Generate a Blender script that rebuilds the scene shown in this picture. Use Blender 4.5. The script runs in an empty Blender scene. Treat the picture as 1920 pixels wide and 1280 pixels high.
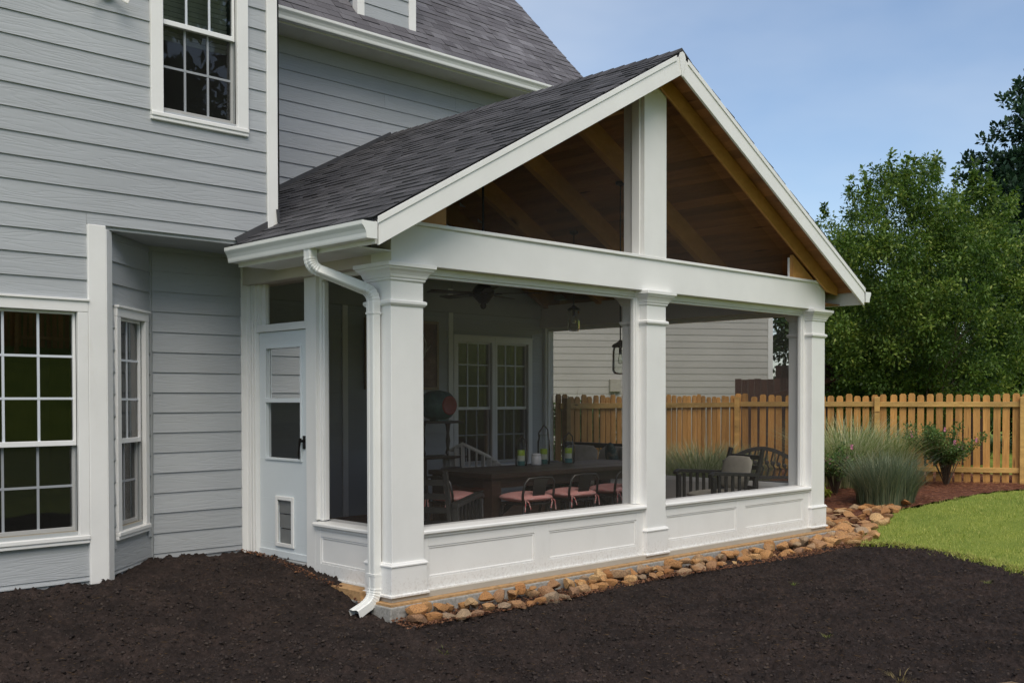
import bpy, bmesh, math, random
import numpy as np
from mathutils import Matrix, Vector

random.seed(11)
rng = np.random.default_rng(7)
sc = bpy.context.scene
COL = sc.collection

# ------------------------------------------------------------------ camera
cam_d = bpy.data.cameras.new("camera")
cam = bpy.data.objects.new("camera", cam_d)
COL.objects.link(cam)
YAW, PITCH, ROLL = 0.78282, -0.017806, -0.001255
CAMP = Vector((-4.98661, -6.61025, 1.53717))
fw = Vector((math.sin(YAW) * math.cos(PITCH), math.cos(YAW) * math.cos(PITCH), math.sin(PITCH)))
rt = Vector((math.cos(YAW), -math.sin(YAW), 0))
up = rt.cross(fw)
rt2 = rt * math.cos(ROLL) + up * math.sin(ROLL)
up2 = up * math.cos(ROLL) - rt * math.sin(ROLL)
M = Matrix((rt2, up2, -fw)).transposed().to_4x4()
M.translation = CAMP
cam.matrix_world = M
cam_d.sensor_fit = 'HORIZONTAL'
cam_d.sensor_width = 36.0
cam_d.lens = 1985.807 / 1920 * 36.0
cam_d.shift_x = -(1006.712 - 960) / 1920
cam_d.shift_y = (782.445 - 640) / 1920
cam_d.clip_end = 3000
cam_d.clip_start = 0.05
sc.camera = cam

# ------------------------------------------------------------------ sky, sun, exposure
SUN_EL, SUN_AZ = math.radians(52), math.radians(213)   # azimuth from +Y, clockwise towards +X
w = bpy.data.worlds.new("World")
sc.world = w
w.use_nodes = True
nt = w.node_tree
nt.nodes.clear()
sky = nt.nodes.new('ShaderNodeTexSky')
sky.sky_type = 'NISHITA'
sky.sun_disc = False
sky.sun_elevation = SUN_EL
sky.sun_rotation = SUN_AZ
sky.air_density = 1.0
sky.dust_density = 1.0
sky.ozone_density = 2.0
sky.altitude = 200
bg = nt.nodes.new('ShaderNodeBackground')
bg.inputs['Strength'].default_value = 0.115
# thin high cloud: a soft veil of pale grey spread over the whole sky
tc = nt.nodes.new('ShaderNodeTexCoord')
mp = nt.nodes.new('ShaderNodeMapping')
mp.inputs['Scale'].default_value = (1.0, 1.0, 2.6)
nz = nt.nodes.new('ShaderNodeTexNoise')
nz.inputs['Scale'].default_value = 1.6
nz.inputs['Detail'].default_value = 5
nz.inputs['Roughness'].default_value = 0.55
cr = nt.nodes.new('ShaderNodeMapRange')
cr.inputs['From Min'].default_value = 0.3
cr.inputs['From Max'].default_value = 0.75
cr.inputs['To Min'].default_value = 0.06
cr.inputs['To Max'].default_value = 0.52
mx = nt.nodes.new('ShaderNodeMixRGB')
mx.inputs[2].default_value = (5.6, 5.95, 6.35, 1)
ow = nt.nodes.new('ShaderNodeOutputWorld')
L = nt.links.new
L(tc.outputs['Generated'], mp.inputs['Vector'])
L(mp.outputs['Vector'], nz.inputs['Vector'])
L(nz.outputs['Fac'], cr.inputs['Value'])
L(cr.outputs['Result'], mx.inputs[0])
L(sky.outputs['Color'], mx.inputs[1])
L(mx.outputs['Color'], bg.inputs['Color'])
L(bg.outputs['Background'], ow.inputs['Surface'])

sun_d = bpy.data.lights.new("sun", 'SUN')
sun_d.energy = 2.05
sun_d.angle = math.radians(45)
sun_d.color = (1.0, 0.905, 0.75)
sun = bpy.data.objects.new("sun", sun_d)
COL.objects.link(sun)
sdir = Vector((math.sin(SUN_AZ) * math.cos(SUN_EL), math.cos(SUN_AZ) * math.cos(SUN_EL), math.sin(SUN_EL)))
sun.rotation_euler = (-sdir).to_track_quat('-Z', 'Y').to_euler()
sun.location = sdir * 60

vs = sc.view_settings
vs.view_transform = 'Standard'
vs.look = 'None'
vs.gamma = 1.0
vs.use_curve_mapping = False
vs.exposure = 0.42
sc.render.engine = 'CYCLES'
sc.cycles.use_denoising = True
sc.cycles.max_bounces = 10
sc.cycles.diffuse_bounces = 5
sc.cycles.glossy_bounces = 4
sc.cycles.transparent_max_bounces = 24
sc.cycles.transmission_bounces = 6
sc.cycles.caustics_reflective = False
sc.cycles.caustics_refractive = False

# ------------------------------------------------------------------ materials
MATS = {}

def newmat(name):
    m = bpy.data.materials.new(name)
    m.use_nodes = True
    t = m.node_tree
    b = t.nodes['Principled BSDF']
    MATS[name] = m
    return m, t, b

def N(t, typ, **kw):
    n = t.nodes.new(typ)
    for k, v in kw.items():
        if k in n.inputs:
            n.inputs[k].default_value = v
        else:
            setattr(n, k, v)
    return n

def coords(t, scale=(1, 1, 1), kind='Object', rand=False):
    c = N(t, 'ShaderNodeTexCoord')
    m_ = N(t, 'ShaderNodeMapping')
    m_.inputs['Scale'].default_value = scale
    t.links.new(c.outputs[kind], m_.inputs['Vector'])
    if rand:
        oi = N(t, 'ShaderNodeObjectInfo')
        mu = N(t, 'ShaderNodeMath', operation='MULTIPLY')
        mu.inputs[1].default_value = 37.0
        t.links.new(oi.outputs['Random'], mu.inputs[0])
        cb = N(t, 'ShaderNodeCombineXYZ')
        for i in range(3):
            t.links.new(mu.outputs[0], cb.inputs[i])
        t.links.new(cb.outputs[0], m_.inputs['Location'])
    return m_.outputs['Vector']

def ramp(t, fac, stops):
    r = N(t, 'ShaderNodeValToRGB')
    e = r.color_ramp.elements
    while len(e) < len(stops):
        e.new(0.5)
    for el, (p, c) in zip(e, stops):
        el.position = p
        el.color = (*c, 1)
    t.links.new(fac, r.inputs['Fac'])
    return r.outputs['Color']

def noise(t, vec, scale, detail=4, rough=0.55, dist=0.0):
    n = N(t, 'ShaderNodeTexNoise', Scale=scale, Detail=detail, Roughness=rough, Distortion=dist)
    t.links.new(vec, n.inputs['Vector'])
    return n.outputs['Fac']

def bump(t, b, height, strength=0.3, dist=0.01):
    n = N(t, 'ShaderNodeBump', Strength=strength, Distance=dist)
    t.links.new(height, n.inputs['Height'])
    t.links.new(n.outputs['Normal'], b.inputs['Normal'])

def scaled(c, k):
    return tuple(min(1, x * k) for x in c)

def paint(name, col, rough=0.45, var=0.06, dirt=0.0, dirtcol=(.25, .2, .14), bumps=0.08, bscale=60, splash=0.0):
    m, t, b = newmat(name)
    v = coords(t)
    n1 = noise(t, v, 2.3, 6, 0.6)
    c = ramp(t, n1, [(0.3, scaled(col, 1 - var)), (0.7, scaled(col, 1 + var))])
    if dirt:
        n2 = noise(t, coords(t, (1, 1, .35)), 5, 8, 0.7)
        mr = N(t, 'ShaderNodeMapRange')
        mr.inputs['From Min'].default_value = .58
        mr.inputs['From Max'].default_value = .8
        mr.inputs['To Max'].default_value = dirt
        t.links.new(n2, mr.inputs['Value'])
        mm = N(t, 'ShaderNodeMixRGB')
        mm.inputs[2].default_value = (*dirtcol, 1)
        t.links.new(mr.outputs[0], mm.inputs[0])
        t.links.new(c, mm.inputs[1])
        c = mm.outputs[0]
    if splash:
        # mud thrown up by rain, in specks and runs close to the soil
        ge = N(t, 'ShaderNodeTexCoord')
        sx = N(t, 'ShaderNodeSeparateXYZ')
        t.links.new(ge.outputs['Object'], sx.inputs[0])
        hz = N(t, 'ShaderNodeMapRange')
        hz.inputs['From Min'].default_value = .26
        hz.inputs['From Max'].default_value = -.02
        hz.inputs['To Min'].default_value = .0
        hz.inputs['To Max'].default_value = .30
        t.links.new(sx.outputs['Z'], hz.inputs['Value'])
        ad = N(t, 'ShaderNodeMath', operation='ADD')
        t.links.new(hz.outputs[0], ad.inputs[0])
        t.links.new(noise(t, v, 38, 5, .75), ad.inputs[1])
        th = N(t, 'ShaderNodeMapRange')
        th.inputs['From Min'].default_value = .70
        th.inputs['From Max'].default_value = .92
        th.inputs['To Max'].default_value = splash
        t.links.new(ad.outputs[0], th.inputs['Value'])
        m4 = N(t, 'ShaderNodeMixRGB')
        m4.inputs[2].default_value = (.20, .13, .08, 1)
        t.links.new(th.outputs[0], m4.inputs[0])
        t.links.new(c, m4.inputs[1])
        c = m4.outputs[0]
    t.links.new(c, b.inputs['Base Color'])
    b.inputs['Roughness'].default_value = rough
    bump(t, b, noise(t, v, bscale, 3), bumps, 0.002)
    return m

def wood(name, c0, c1, scale=(1, 1, 1), rough=0.6, knots=True, bstr=0.25, rings=14):
    """Straight-grained timber; the grain runs where `scale` is small."""
    m, t, b = newmat(name)
    v = coords(t, scale, rand=True)
    n1 = noise(t, v, rings, 5, 0.65, 0.4)
    n2 = noise(t, v, 1.3, 3)
    c = ramp(t, n1, [(0.25, c0), (0.75, c1)])
    mm = N(t, 'ShaderNodeMixRGB', blend_type='MULTIPLY')
    mm.inputs[0].default_value = 0.8
    t.links.new(c, mm.inputs[1])
    t.links.new(ramp(t, n2, [(0.25, (.55, .55, .55)), (0.75, (1.25, 1.25, 1.25))]), mm.inputs[2])
    c = mm.outputs[0]
    if knots:
        vo = N(t, 'ShaderNodeTexVoronoi', Scale=1.6)
        sv = coords(t, tuple(max(s, .6) for s in scale), rand=True)
        t.links.new(sv, vo.inputs['Vector'])
        kk = ramp(t, vo.outputs['Distance'], [(0.05, (.22, .16, .12)), (0.13, (1, 1, 1))])
        m2 = N(t, 'ShaderNodeMixRGB', blend_type='MULTIPLY')
        m2.inputs[0].default_value = 1
        t.links.new(c, m2.inputs[1])
        t.links.new(kk, m2.inputs[2])
        c = m2.outputs[0]
    # each board has its own tone
    oi = N(t, 'ShaderNodeObjectInfo')
    tone = ramp(t, oi.outputs['Random'], [(0, (.62, .6, .58)), (.5, (1, .95, .9)), (1, (1.2, 1.15, 1.1))])
    m3 = N(t, 'ShaderNodeMixRGB', blend_type='MULTIPLY')
    m3.inputs[0].default_value = .75
    t.links.new(c, m3.inputs[1])
    t.links.new(tone, m3.inputs[2])
    t.links.new(m3.outputs[0], b.inputs['Base Color'])
    b.inputs['Roughness'].default_value = rough
    bump(t, b, n1, bstr, 0.004)
    return m

def siding(name, col, along='x'):
    """Fibre-cement lap board with embossed cedar grain."""
    m, t, b = newmat(name)
    sc_ = {'x': (1.0, 1.0, 11), 'y': (1.0, 1.0, 11), 'd': (1.0, 1.0, 11)}[along]
    v = coords(t, sc_, rand=True)
    # cathedral figure: contour lines of a stretched noise field
    f = noise(t, v, 1.15, 2, .45, .25)
    mu = N(t, 'ShaderNodeMath', operation='MULTIPLY')
    mu.inputs[1].default_value = 26.0
    t.links.new(f, mu.inputs[0])
    sn = N(t, 'ShaderNodeMath', operation='SINE')
    t.links.new(mu.outputs[0], sn.inputs[0])
    ab = N(t, 'ShaderNodeMath', operation='ABSOLUTE')
    t.links.new(sn.outputs[0], ab.inputs[0])
    pw = N(t, 'ShaderNodeMath', operation='POWER')
    pw.inputs[1].default_value = .45
    t.links.new(ab.outputs[0], pw.inputs[0])
    gr = noise(t, coords(t, (2, 2, 60), rand=True), 3, 4, .7)
    ad = N(t, 'ShaderNodeMath', operation='MULTIPLY_ADD')
    ad.inputs[1].default_value = 0.5
    t.links.new(gr, ad.inputs[0])
    t.links.new(pw.outputs[0], ad.inputs[2])
    n2 = noise(t, coords(t), 1.1, 5, .6)
    c = ramp(t, n2, [(0.3, scaled(col, .95)), (0.7, scaled(col, 1.05))])
    oi = N(t, 'ShaderNodeObjectInfo')
    mm = N(t, 'ShaderNodeMixRGB', blend_type='MULTIPLY')
    mm.inputs[0].default_value = 1
    t.links.new(c, mm.inputs[1])
    t.links.new(ramp(t, oi.outputs['Random'], [(0, (.95, .95, .95)), (1, (1.04, 1.04, 1.04))]), mm.inputs[2])
    t.links.new(mm.outputs[0], b.inputs['Base Color'])
    b.inputs['Roughness'].default_value = 0.5
    bump(t, b, ad.outputs[0], 0.5, 0.003)
    return m

def shingle_mat(name, cols, rough=0.9):
    m, t, b = newmat(name)
    oi = N(t, 'ShaderNodeObjectInfo')
    at = N(t, 'ShaderNodeAttribute', attribute_name='rnd')
    ad = N(t, 'ShaderNodeMath', operation='ADD')
    t.links.new(oi.outputs['Random'], ad.inputs[0])
    t.links.new(at.outputs['Fac'], ad.inputs[1])
    fr = N(t, 'ShaderNodeMath', operation='FRACT')
    t.links.new(ad.outputs[0], fr.inputs[0])
    c = ramp(t, fr.outputs[0], [(i / (len(cols) - 1), cc) for i, cc in enumerate(cols)])
    gv = coords(t, kind='Object')
    g = noise(t, gv, 320, 2, .8)
    mm = N(t, 'ShaderNodeMixRGB', blend_type='MULTIPLY')
    mm.inputs[0].default_value = 1
    t.links.new(c, mm.inputs[1])
    t.links.new(ramp(t, g, [(.3, (.55, .55, .55)), (.72, (1.5, 1.5, 1.5))]), mm.inputs[2])
    big = noise(t, coords(t), 1.2, 4)
    m2 = N(t, 'ShaderNodeMixRGB', blend_type='MULTIPLY')
    m2.inputs[0].default_value = 1
    t.links.new(mm.outputs[0], m2.inputs[1])
    t.links.new(ramp(t, big, [(.3, (.8, .8, .8)), (.7, (1.15, 1.15, 1.15))]), m2.inputs[2])
    t.links.new(m2.outputs[0], b.inputs['Base Color'])
    b.inputs['Roughness'].default_value = rough
    bump(t, b, g, 0.6, 0.003)
    return m

def plain(name, col, rough=0.5, metal=0.0, var=0.1, nscale=12):
    m, t, b = newmat(name)
    n = noise(t, coords(t), nscale, 4)
    t.links.new(ramp(t, n, [(0.3, scaled(col, 1 - var)), (0.7, scaled(col, 1 + var))]), b.inputs['Base Color'])
    b.inputs['Roughness'].default_value = rough
    b.inputs['Metallic'].default_value = metal
    return m

def glass(name, tint=(.9, .95, .93), ior=1.6, rough=0.0):
    m, t, b = newmat(name)
    t.nodes.remove(b)
    tr = N(t, 'ShaderNodeBsdfTransparent')
    tr.inputs['Color'].default_value = (*tint, 1)
    gl = N(t, 'ShaderNodeBsdfGlossy', Roughness=rough)
    gl.inputs['Color'].default_value = (1, 1, 1, 1)
    fr = N(t, 'ShaderNodeFresnel', IOR=ior)
    # old float glass is never quite flat
    bn = N(t, 'ShaderNodeBump', Strength=0.03, Distance=0.01)
    t.links.new(noise(t, coords(t), 2.2, 1), bn.inputs['Height'])
    t.links.new(bn.outputs['Normal'], gl.inputs['Normal'])
    mx = N(t, 'ShaderNodeMixShader')
    t.links.new(fr.outputs[0], mx.inputs[0])
    t.links.new(tr.outputs[0], mx.inputs[1])
    t.links.new(gl.outputs[0], mx.inputs[2])
    t.links.new(mx.outputs[0], t.nodes['Material Output'].inputs['Surface'])
    return m

def screen_mat(name, col=(.05, .046, .041), opacity=0.25):
    m, t, b = newmat(name)
    tr = N(t, 'ShaderNodeBsdfTransparent')
    b.inputs['Base Color'].default_value = (*col, 1)
    b.inputs['Roughness'].default_value = .8
    b.inputs['Specular IOR Level'].default_value = .2
    mx = N(t, 'ShaderNodeMixShader')
    n = noise(t, coords(t), 1.7, 3)
    mr = N(t, 'ShaderNodeMapRange')
    mr.inputs['To Min'].default_value = opacity - .03
    mr.inputs['To Max'].default_value = opacity + .03
    t.links.new(n, mr.inputs['Value'])
    t.links.new(mr.outputs[0], mx.inputs[0])
    t.links.new(tr.outputs[0], mx.inputs[1])
    t.links.new(b.outputs[0], mx.inputs[2])
    t.links.new(mx.outputs[0], t.nodes['Material Output'].inputs['Surface'])
    return m

def leaf_mat(name, cols, trans=0.35, rough=.5):
    m, t, b = newmat(name)
    at = N(t, 'ShaderNodeAttribute', attribute_name='rnd')
    c = ramp(t, at.outputs['Fac'], [(i / (len(cols) - 1), cc) for i, cc in enumerate(cols)])
    t.links.new(c, b.inputs['Base Color'])
    b.inputs['Roughness'].default_value = rough
    b.inputs['Specular IOR Level'].default_value = .25
    tl = N(t, 'ShaderNodeBsdfTranslucent')
    hs = N(t, 'ShaderNodeHueSaturation', Value=1.3, Saturation=1.1)
    t.links.new(c, hs.inputs['Color'])
    t.links.new(hs.outputs[0], tl.inputs['Color'])
    mx = N(t, 'ShaderNodeMixShader')
    mx.inputs[0].default_value = trans
    t.links.new(b.outputs[0], mx.inputs[1])
    t.links.new(tl.outputs[0], mx.inputs[2])
    t.links.new(mx.outputs[0], t.nodes['Material Output'].inputs['Surface'])
    return m

white = paint('white_trim_paint', (.80, .80, .79), .42, .035, splash=.3, dirt=.13, dirtcol=(.45, .42, .36), bumps=.10)
oldwhite = paint('weathered_white_paint', (.78, .78, .775), .5, .04, splash=.35, dirt=.28, dirtcol=(.5, .46, .38), bumps=.25, bscale=35)
vinyl = paint('window_vinyl', (.80, .81, .82), .35, .02, bumps=.03)
muntin_m = paint('grille_white', (.62, .66, .72), .4, .02, bumps=.02)
gutter_m = paint('gutter_enamel', (.78, .79, .775), .28, .03, dirt=.10, dirtcol=(.4, .38, .3), bumps=.05)
doorm = paint('door_enamel', (.66, .71, .74), .35, .02, bumps=.05)
shaded_beam = paint('shaded_beam_paint', (.60, .55, .49), .6, .04)  # white beams under the eaves: shade and brown soil bounce put into the colour
soffitgrey = paint('soffit_grey', (.36, .38, .39), .6, .05)
sid = siding('siding_grey', (.375, .395, .418), 'x')
sid_d = siding('siding_grey_angled', (.375, .395, .418), 'd')
nsid = siding('neighbour_siding_cream', (.47, .46, .435), 'd')
shp = shingle_mat('charcoal_shingle', [(.036, .036, .041), (.056, .055, .062), (.074, .073, .081), (.044, .043, .049), (.098, .096, .106)])
shm = shingle_mat('weathered_shingle', [(.075, .070, .080), (.108, .102, .115), (.135, .13, .145), (.088, .083, .094), (.165, .16, .178)])
pine = wood('pine_boards', (.26, .115, .038), (.40, .19, .066), (5, .5, 5))
rafter_m = wood('rafter_fir', (.42, .205, .052), (.58, .31, .095), (.45, 5, .8))
cedar = wood('cedar_picket', (.38, .18, .045), (.64, .355, .11), (6, 6, .5), rings=10)
rail_m = wood('treated_rail', (.46, .27, .075), (.66, .43, .15), (1.2, 1.2, 6), rings=10)
brownfence = wood('brown_stained_fence', (.035, .012, .008), (.07, .028, .018), (5, 5, .5), knots=False)
tablewood = wood('dark_table_wood', (.024, .014, .010), (.062, .037, .026), (.5, 6, 6), knots=False, rough=.4)
floorm = wood('porch_floor', (.17, .09, .05), (.26, .15, .085), (.5, 5, 5), knots=False)
darkmetal = plain('dark_bronze_metal', (.02, .018, .017), .4, .7)
gunmetal = plain('gunmetal', (.10, .095, .09), .38, .85)
blackwood = plain('black_painted_wood', (.018, .017, .016), .5)
wicker_w = plain('white_wicker', (.55, .54, .52), .7, nscale=120, var=.3)
concrete = plain('concrete_slab', (.30, .29, .27), .9, nscale=45, var=.3)
clayledge = plain('clay_stained_ledge', (.40, .24, .11), .95, nscale=22, var=.3)
winglass = glass('window_glass', (.74, .78, .76), 1.8)
lampglass = glass('clear_jar_glass', (.93, .95, .93), 1.35)
mesh_m = screen_mat('insect_screen')
win_mesh = screen_mat('window_insect_screen', (.022, .022, .02), .3)
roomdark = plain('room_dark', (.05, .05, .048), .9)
curtain = plain('curtain_linen', (.45, .42, .36), .9)
slatm = plain('blind_slat', (.80, .79, .75), .5)

# ------------------------------------------------------------------ geometry helpers
class MB:
    def __init__(s):
        s.v, s.f = [], []

    def add(s, vs_, fs):
        o = len(s.v)
        s.v += [tuple(p) for p in vs_]
        s.f += [tuple(i + o for i in f) for f in fs]
        return s

    def hexa(s, p):
        return s.add(p, [(0, 3, 2, 1), (4, 5, 6, 7), (0, 1, 5, 4), (1, 2, 6, 5), (2, 3, 7, 6), (3, 0, 4, 7)])

    def box(s, x0, x1, y0, y1, z0, z1):
        return s.hexa([(x0, y0, z0), (x1, y0, z0), (x1, y1, z0), (x0, y1, z0), (x0, y0, z1), (x1, y0, z1), (x1, y1, z1), (x0, y1, z1)])

    def prism(s, prof, fn, t0, t1):
        """prof: closed polygon of (u,v); fn(u,v,t)->xyz"""
        n = len(prof)
        a = [fn(u, v, t0) for u, v in prof] + [fn(u, v, t1) for u, v in prof]
        fs = [tuple(range(n))[::-1], tuple(range(n, 2 * n))]
        fs += [(i, (i + 1) % n, n + (i + 1) % n, n + i) for i in range(n)]
        return s.add(a, fs)

    def bar(s, a, b, wx, wz, upv=(0, 0, 1)):
        a, b = Vector(a), Vector(b)
        d = (b - a).normalized()
        u = Vector(upv)
        r = d.cross(u)
        if r.length < 1e-4:
            r = d.cross(Vector((1, 0, 0)))
        r.normalize()
        u = r.cross(d)
        r *= wx / 2
        u = u * (wz / 2)
        return s.hexa([a - r - u, a + r - u, b + r - u, b - r - u, a - r + u, a + r + u, b + r + u, b - r + u])

    def tube(s, pts, r, seg=8, cap=True):
        pts = [Vector(p) for p in pts]
        rs = r if isinstance(r, (list, tuple)) else [r] * len(pts)
        o = len(s.v)
        prev = None
        for i, p in enumerate(pts):
            d = (pts[min(i + 1, len(pts) - 1)] - pts[max(i - 1, 0)])
            d.normalize()
            if prev is None:
                ref = Vector((0, 0, 1)) if abs(d.z) < .9 else Vector((1, 0, 0))
                x = d.cross(ref).normalized()
            else:
                x = (prev - d * prev.dot(d)).normalized()
            prev = x
            y = d.cross(x)
            for k in range(seg):
                a = 2 * math.pi * k / seg
                s.v.append(tuple(p + (x * math.cos(a) + y * math.sin(a)) * rs[i]))
        for i in range(len(pts) - 1):
            for k in range(seg):
                a, b = o + i * seg + k, o + i * seg + (k + 1) % seg
                s.f.append((a, b, b + seg, a + seg))
        if cap:
            s.f.append(tuple(o + k for k in range(seg))[::-1])
            s.f.append(tuple(o + (len(pts) - 1) * seg + k for k in range(seg)))
        return s

    def lathe(s, prof, c=(0, 0, 0), seg=20, fn=None):
        o = len(s.v)
        for r, z in prof:
            for k in range(seg):
                a = 2 * math.pi * k / seg
                p = (r * math.cos(a), r * math.sin(a), z)
                p = fn(p) if fn else (p[0] + c[0], p[1] + c[1], p[2] + c[2])
                s.v.append(tuple(p))
        for i in range(len(prof) - 1):
            for k in range(seg):
                a, b = o + i * seg + k, o + i * seg + (k + 1) % seg
                s.f.append((a, b, b + seg, a + seg))
        return s

    # frame-based box: frame = (origin xy, along xy, outward xy)
    def fbox(s, fr, a0, a1, n0, n1, z0, z1):
        P = lambda a, n, z: fpt(fr, a, n, z)
        return s.hexa([P(a0, n1, z0), P(a1, n1, z0), P(a1, n0, z0), P(a0, n0, z0), P(a0, n1, z1), P(a1, n1, z1), P(a1, n0, z1), P(a0, n0, z1)])


def fpt(fr, a, n, z):
    (ox, oy), (dx, dy), (nx, ny) = fr
    return (ox + dx * a + nx * n, oy + dy * a + ny * n, z)


def link(o, parent=None):
    COL.objects.link(o)
    if parent is not None:
        o.parent = parent
    return o


def obj(name, mb, m, parent=None, smooth=False, bev=0.0, fix=False):
    me = bpy.data.meshes.new(name)
    me.from_pydata(mb.v, [], mb.f)
    if fix:
        bm = bmesh.new()
        bm.from_mesh(me)
        bmesh.ops.recalc_face_normals(bm, faces=bm.faces)
        bm.to_mesh(me)
        bm.free()
    if smooth:
        me.polygons.foreach_set('use_smooth', [True] * len(me.polygons))
    me.materials.append(m)
    me.update()
    o = bpy.data.objects.new(name, me)
    link(o, parent)
    if bev:
        b = o.modifiers.new('bevel', 'BEVEL')
        b.width = bev
        b.segments = 2
        b.limit_method = 'ANGLE'
        b.angle_limit = math.radians(50)
    return o


def npobj(name, V, F, m, parent=None, smooth=False, rnd=None):
    """V (n,3), F (m,k) arrays; rnd: per-face value stored for colour."""
    me = bpy.data.meshes.new(name)
    k = F.shape[1]
    me.vertices.add(len(V))
    me.vertices.foreach_set('co', np.ascontiguousarray(V, dtype=np.float32).ravel())
    me.loops.add(F.size)
    me.loops.foreach_set('vertex_index', np.ascontiguousarray(F, dtype=np.int32).ravel())
    me.polygons.add(len(F))
    me.polygons.foreach_set('loop_start', np.arange(0, F.size, k, dtype=np.int32))
    me.polygons.foreach_set('loop_total', np.full(len(F), k, dtype=np.int32))
    if smooth:
        me.polygons.foreach_set('use_smooth', np.ones(len(F), dtype=bool))
    me.update(calc_edges=True)
    if rnd is not None:
        a = me.attributes.new('rnd', 'FLOAT', 'FACE')
        a.data.foreach_set('value', np.ascontiguousarray(rnd, dtype=np.float32))
    me.materials.append(m)
    o = bpy.data.objects.new(name, me)
    return link(o, parent)


def thing(name, label, cat, loc=(0, 0, 0), group=None):
    o = bpy.data.objects.new(name, None)
    o.empty_display_size = .2
    COL.objects.link(o)
    o.location = loc
    o['label'] = label
    o['category'] = cat
    if group:
        o['group'] = group
    return o


def tag(o, label, cat, group=None):
    o['label'] = label
    o['category'] = cat
    if group:
        o['group'] = group
    return o


def struct(o, label=None):
    o['kind'] = 'structure'
    if label:
        o['label'] = label
    return o


def copy_tree(o, parent=None, loc=None, rotz=None, label=None):
    c = o.copy()
    COL.objects.link(c)
    c.parent = parent
    if loc is not None:
        c.location = loc
    if rotz is not None:
        c.rotation_euler = (0, 0, rotz)
    if label:
        c['label'] = label
    for ch in o.children:
        copy_tree(ch, c)
    return c


def sstep(a, b, x):
    t = np.clip((x - a) / (b - a), 0, 1)
    return t * t * (3 - 2 * t)


def vnoise(x, y, seed=0):
    """value noise on arrays"""
    xi, yi = np.floor(x).astype(np.int64), np.floor(y).astype(np.int64)
    xf, yf = x - xi, y - yi

    def h(a, b):
        n = (a * 374761393 + b * 668265263 + seed * 974711) & 0x7fffffff
        n = ((n ^ (n >> 13)) * 1274126177) & 0x7fffffff
        n = n ^ (n >> 16)
        return (n & 0xffff) / 65535.0
    u, v = xf * xf * (3 - 2 * xf), yf * yf * (3 - 2 * yf)
    return (h(xi, yi) * (1 - u) + h(xi + 1, yi) * u) * (1 - v) + (h(xi, yi + 1) * (1 - u) + h(xi + 1, yi + 1) * u) * v


def fbm(x, y, sc_, octs=4, seed=0, gain=.5):
    s, a, tot = 0, 1, 0
    for i in range(octs):
        s = s + a * vnoise(x * sc_ * 2 ** i, y * sc_ * 2 ** i, seed + i * 17)
        tot += a
        a *= gain
    return s / tot


# ------------------------------------------------------------------ ground
def gz(x, y):
    x, y = np.asarray(x, float), np.asarray(y, float)
    z = np.full(np.broadcast(x, y).shape, -0.165)
    z = z + .30 * sstep(-.25, 1.85, y) * sstep(1.0, -.1, x)
    z = z + .26 * sstep(6.4, 11.5, x) * sstep(-9, -2, y)
    z = z + .05 * np.exp(-((y - .6) / .36) ** 2) * sstep(-.65, -.15, x) * sstep(.6, .2, x)
    z = z + 3.0 * sstep(-8.5, -19.5, y) + 2.2 * sstep(-19.5, -31, y)
    return z


def gz1(x, y):
    return float(gz(x, y))


# boundary of the soil against the lawn and the pine-straw bed (world metres)
SOIL_LAWN = np.array([(4.6, -.62), (6.34, -.53), (6.64, -.84), (6.5, -1.27), (6.22, -1.91), (5.99, -2.3), (5.73, -2.63), (5.2, -3.4), (4.7, -4.6), (4.4, -6.5), (4.2, -9.5)])
LAWN_MULCH = np.array([(6.5, -.40), (7.25, -.16), (7.95, .11), (8.94, .28), (10.0, .09), (10.98, -.04), (12.1, -.25), (13.6, -.7), (15, -1.4)])


def in_poly(x, y, poly):
    c = np.zeros(x.shape, bool)
    n = len(poly)
    for i in range(n):
        x0, y0 = poly[i]
        x1, y1 = poly[(i + 1) % n]
        cond = ((y0 > y) != (y1 > y))
        xx = (x1 - x0) * (y - y0) / (y1 - y0 + 1e-12) + x0
        c ^= cond & (x < xx)
    return c


lawn_poly = np.vstack([SOIL_LAWN[1:], [(4.2, -9.5), (30, -9.5), (30, -1.4)], LAWN_MULCH[::-1]])
soil_poly = np.vstack([[(-9, -9.5), (-9, 3.5), (.6, 3.5), (.6, -.05), (6.4, -.05)], SOIL_LAWN[1:]])
mulch_poly = np.vstack([[(6.2, -.45)], LAWN_MULCH, [(15, 3), (12, 7.5), (6.2, 7.5)]])


def grid_patch(name, x0, x1, y0, y1, step, poly, hfun, m, keep=None):
    xs, ys = np.arange(x0, x1, step), np.arange(y0, y1, step)
    X, Y = np.meshgrid(xs, ys, indexing='ij')
    wob = .06
    Xp, Yp = X + wob * (fbm(X, Y, 2.2, 3, 5) - .5) * 2, Y + wob * (fbm(X, Y, 2.2, 3, 9) - .5) * 2
    inside = in_poly(Xp, Yp, poly)
    if keep is not None:
        inside &= keep(X, Y)
    Z = hfun(X, Y)
    idx = np.arange(X.size).reshape(X.shape)
    q = inside[:-1, :-1] & inside[1:, :-1] & inside[:-1, 1:] & inside[1:, 1:]
    F = np.stack([idx[:-1, :-1][q], idx[1:, :-1][q], idx[1:, 1:][q], idx[:-1, 1:][q]], 1)
    used = np.unique(F)
    remap = np.zeros(X.size, np.int64)
    remap[used] = np.arange(len(used))
    V = np.stack([X.ravel(), Y.ravel(), Z.ravel()], 1)[used]
    return npobj(name, V, remap[F], m, smooth=True)


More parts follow.
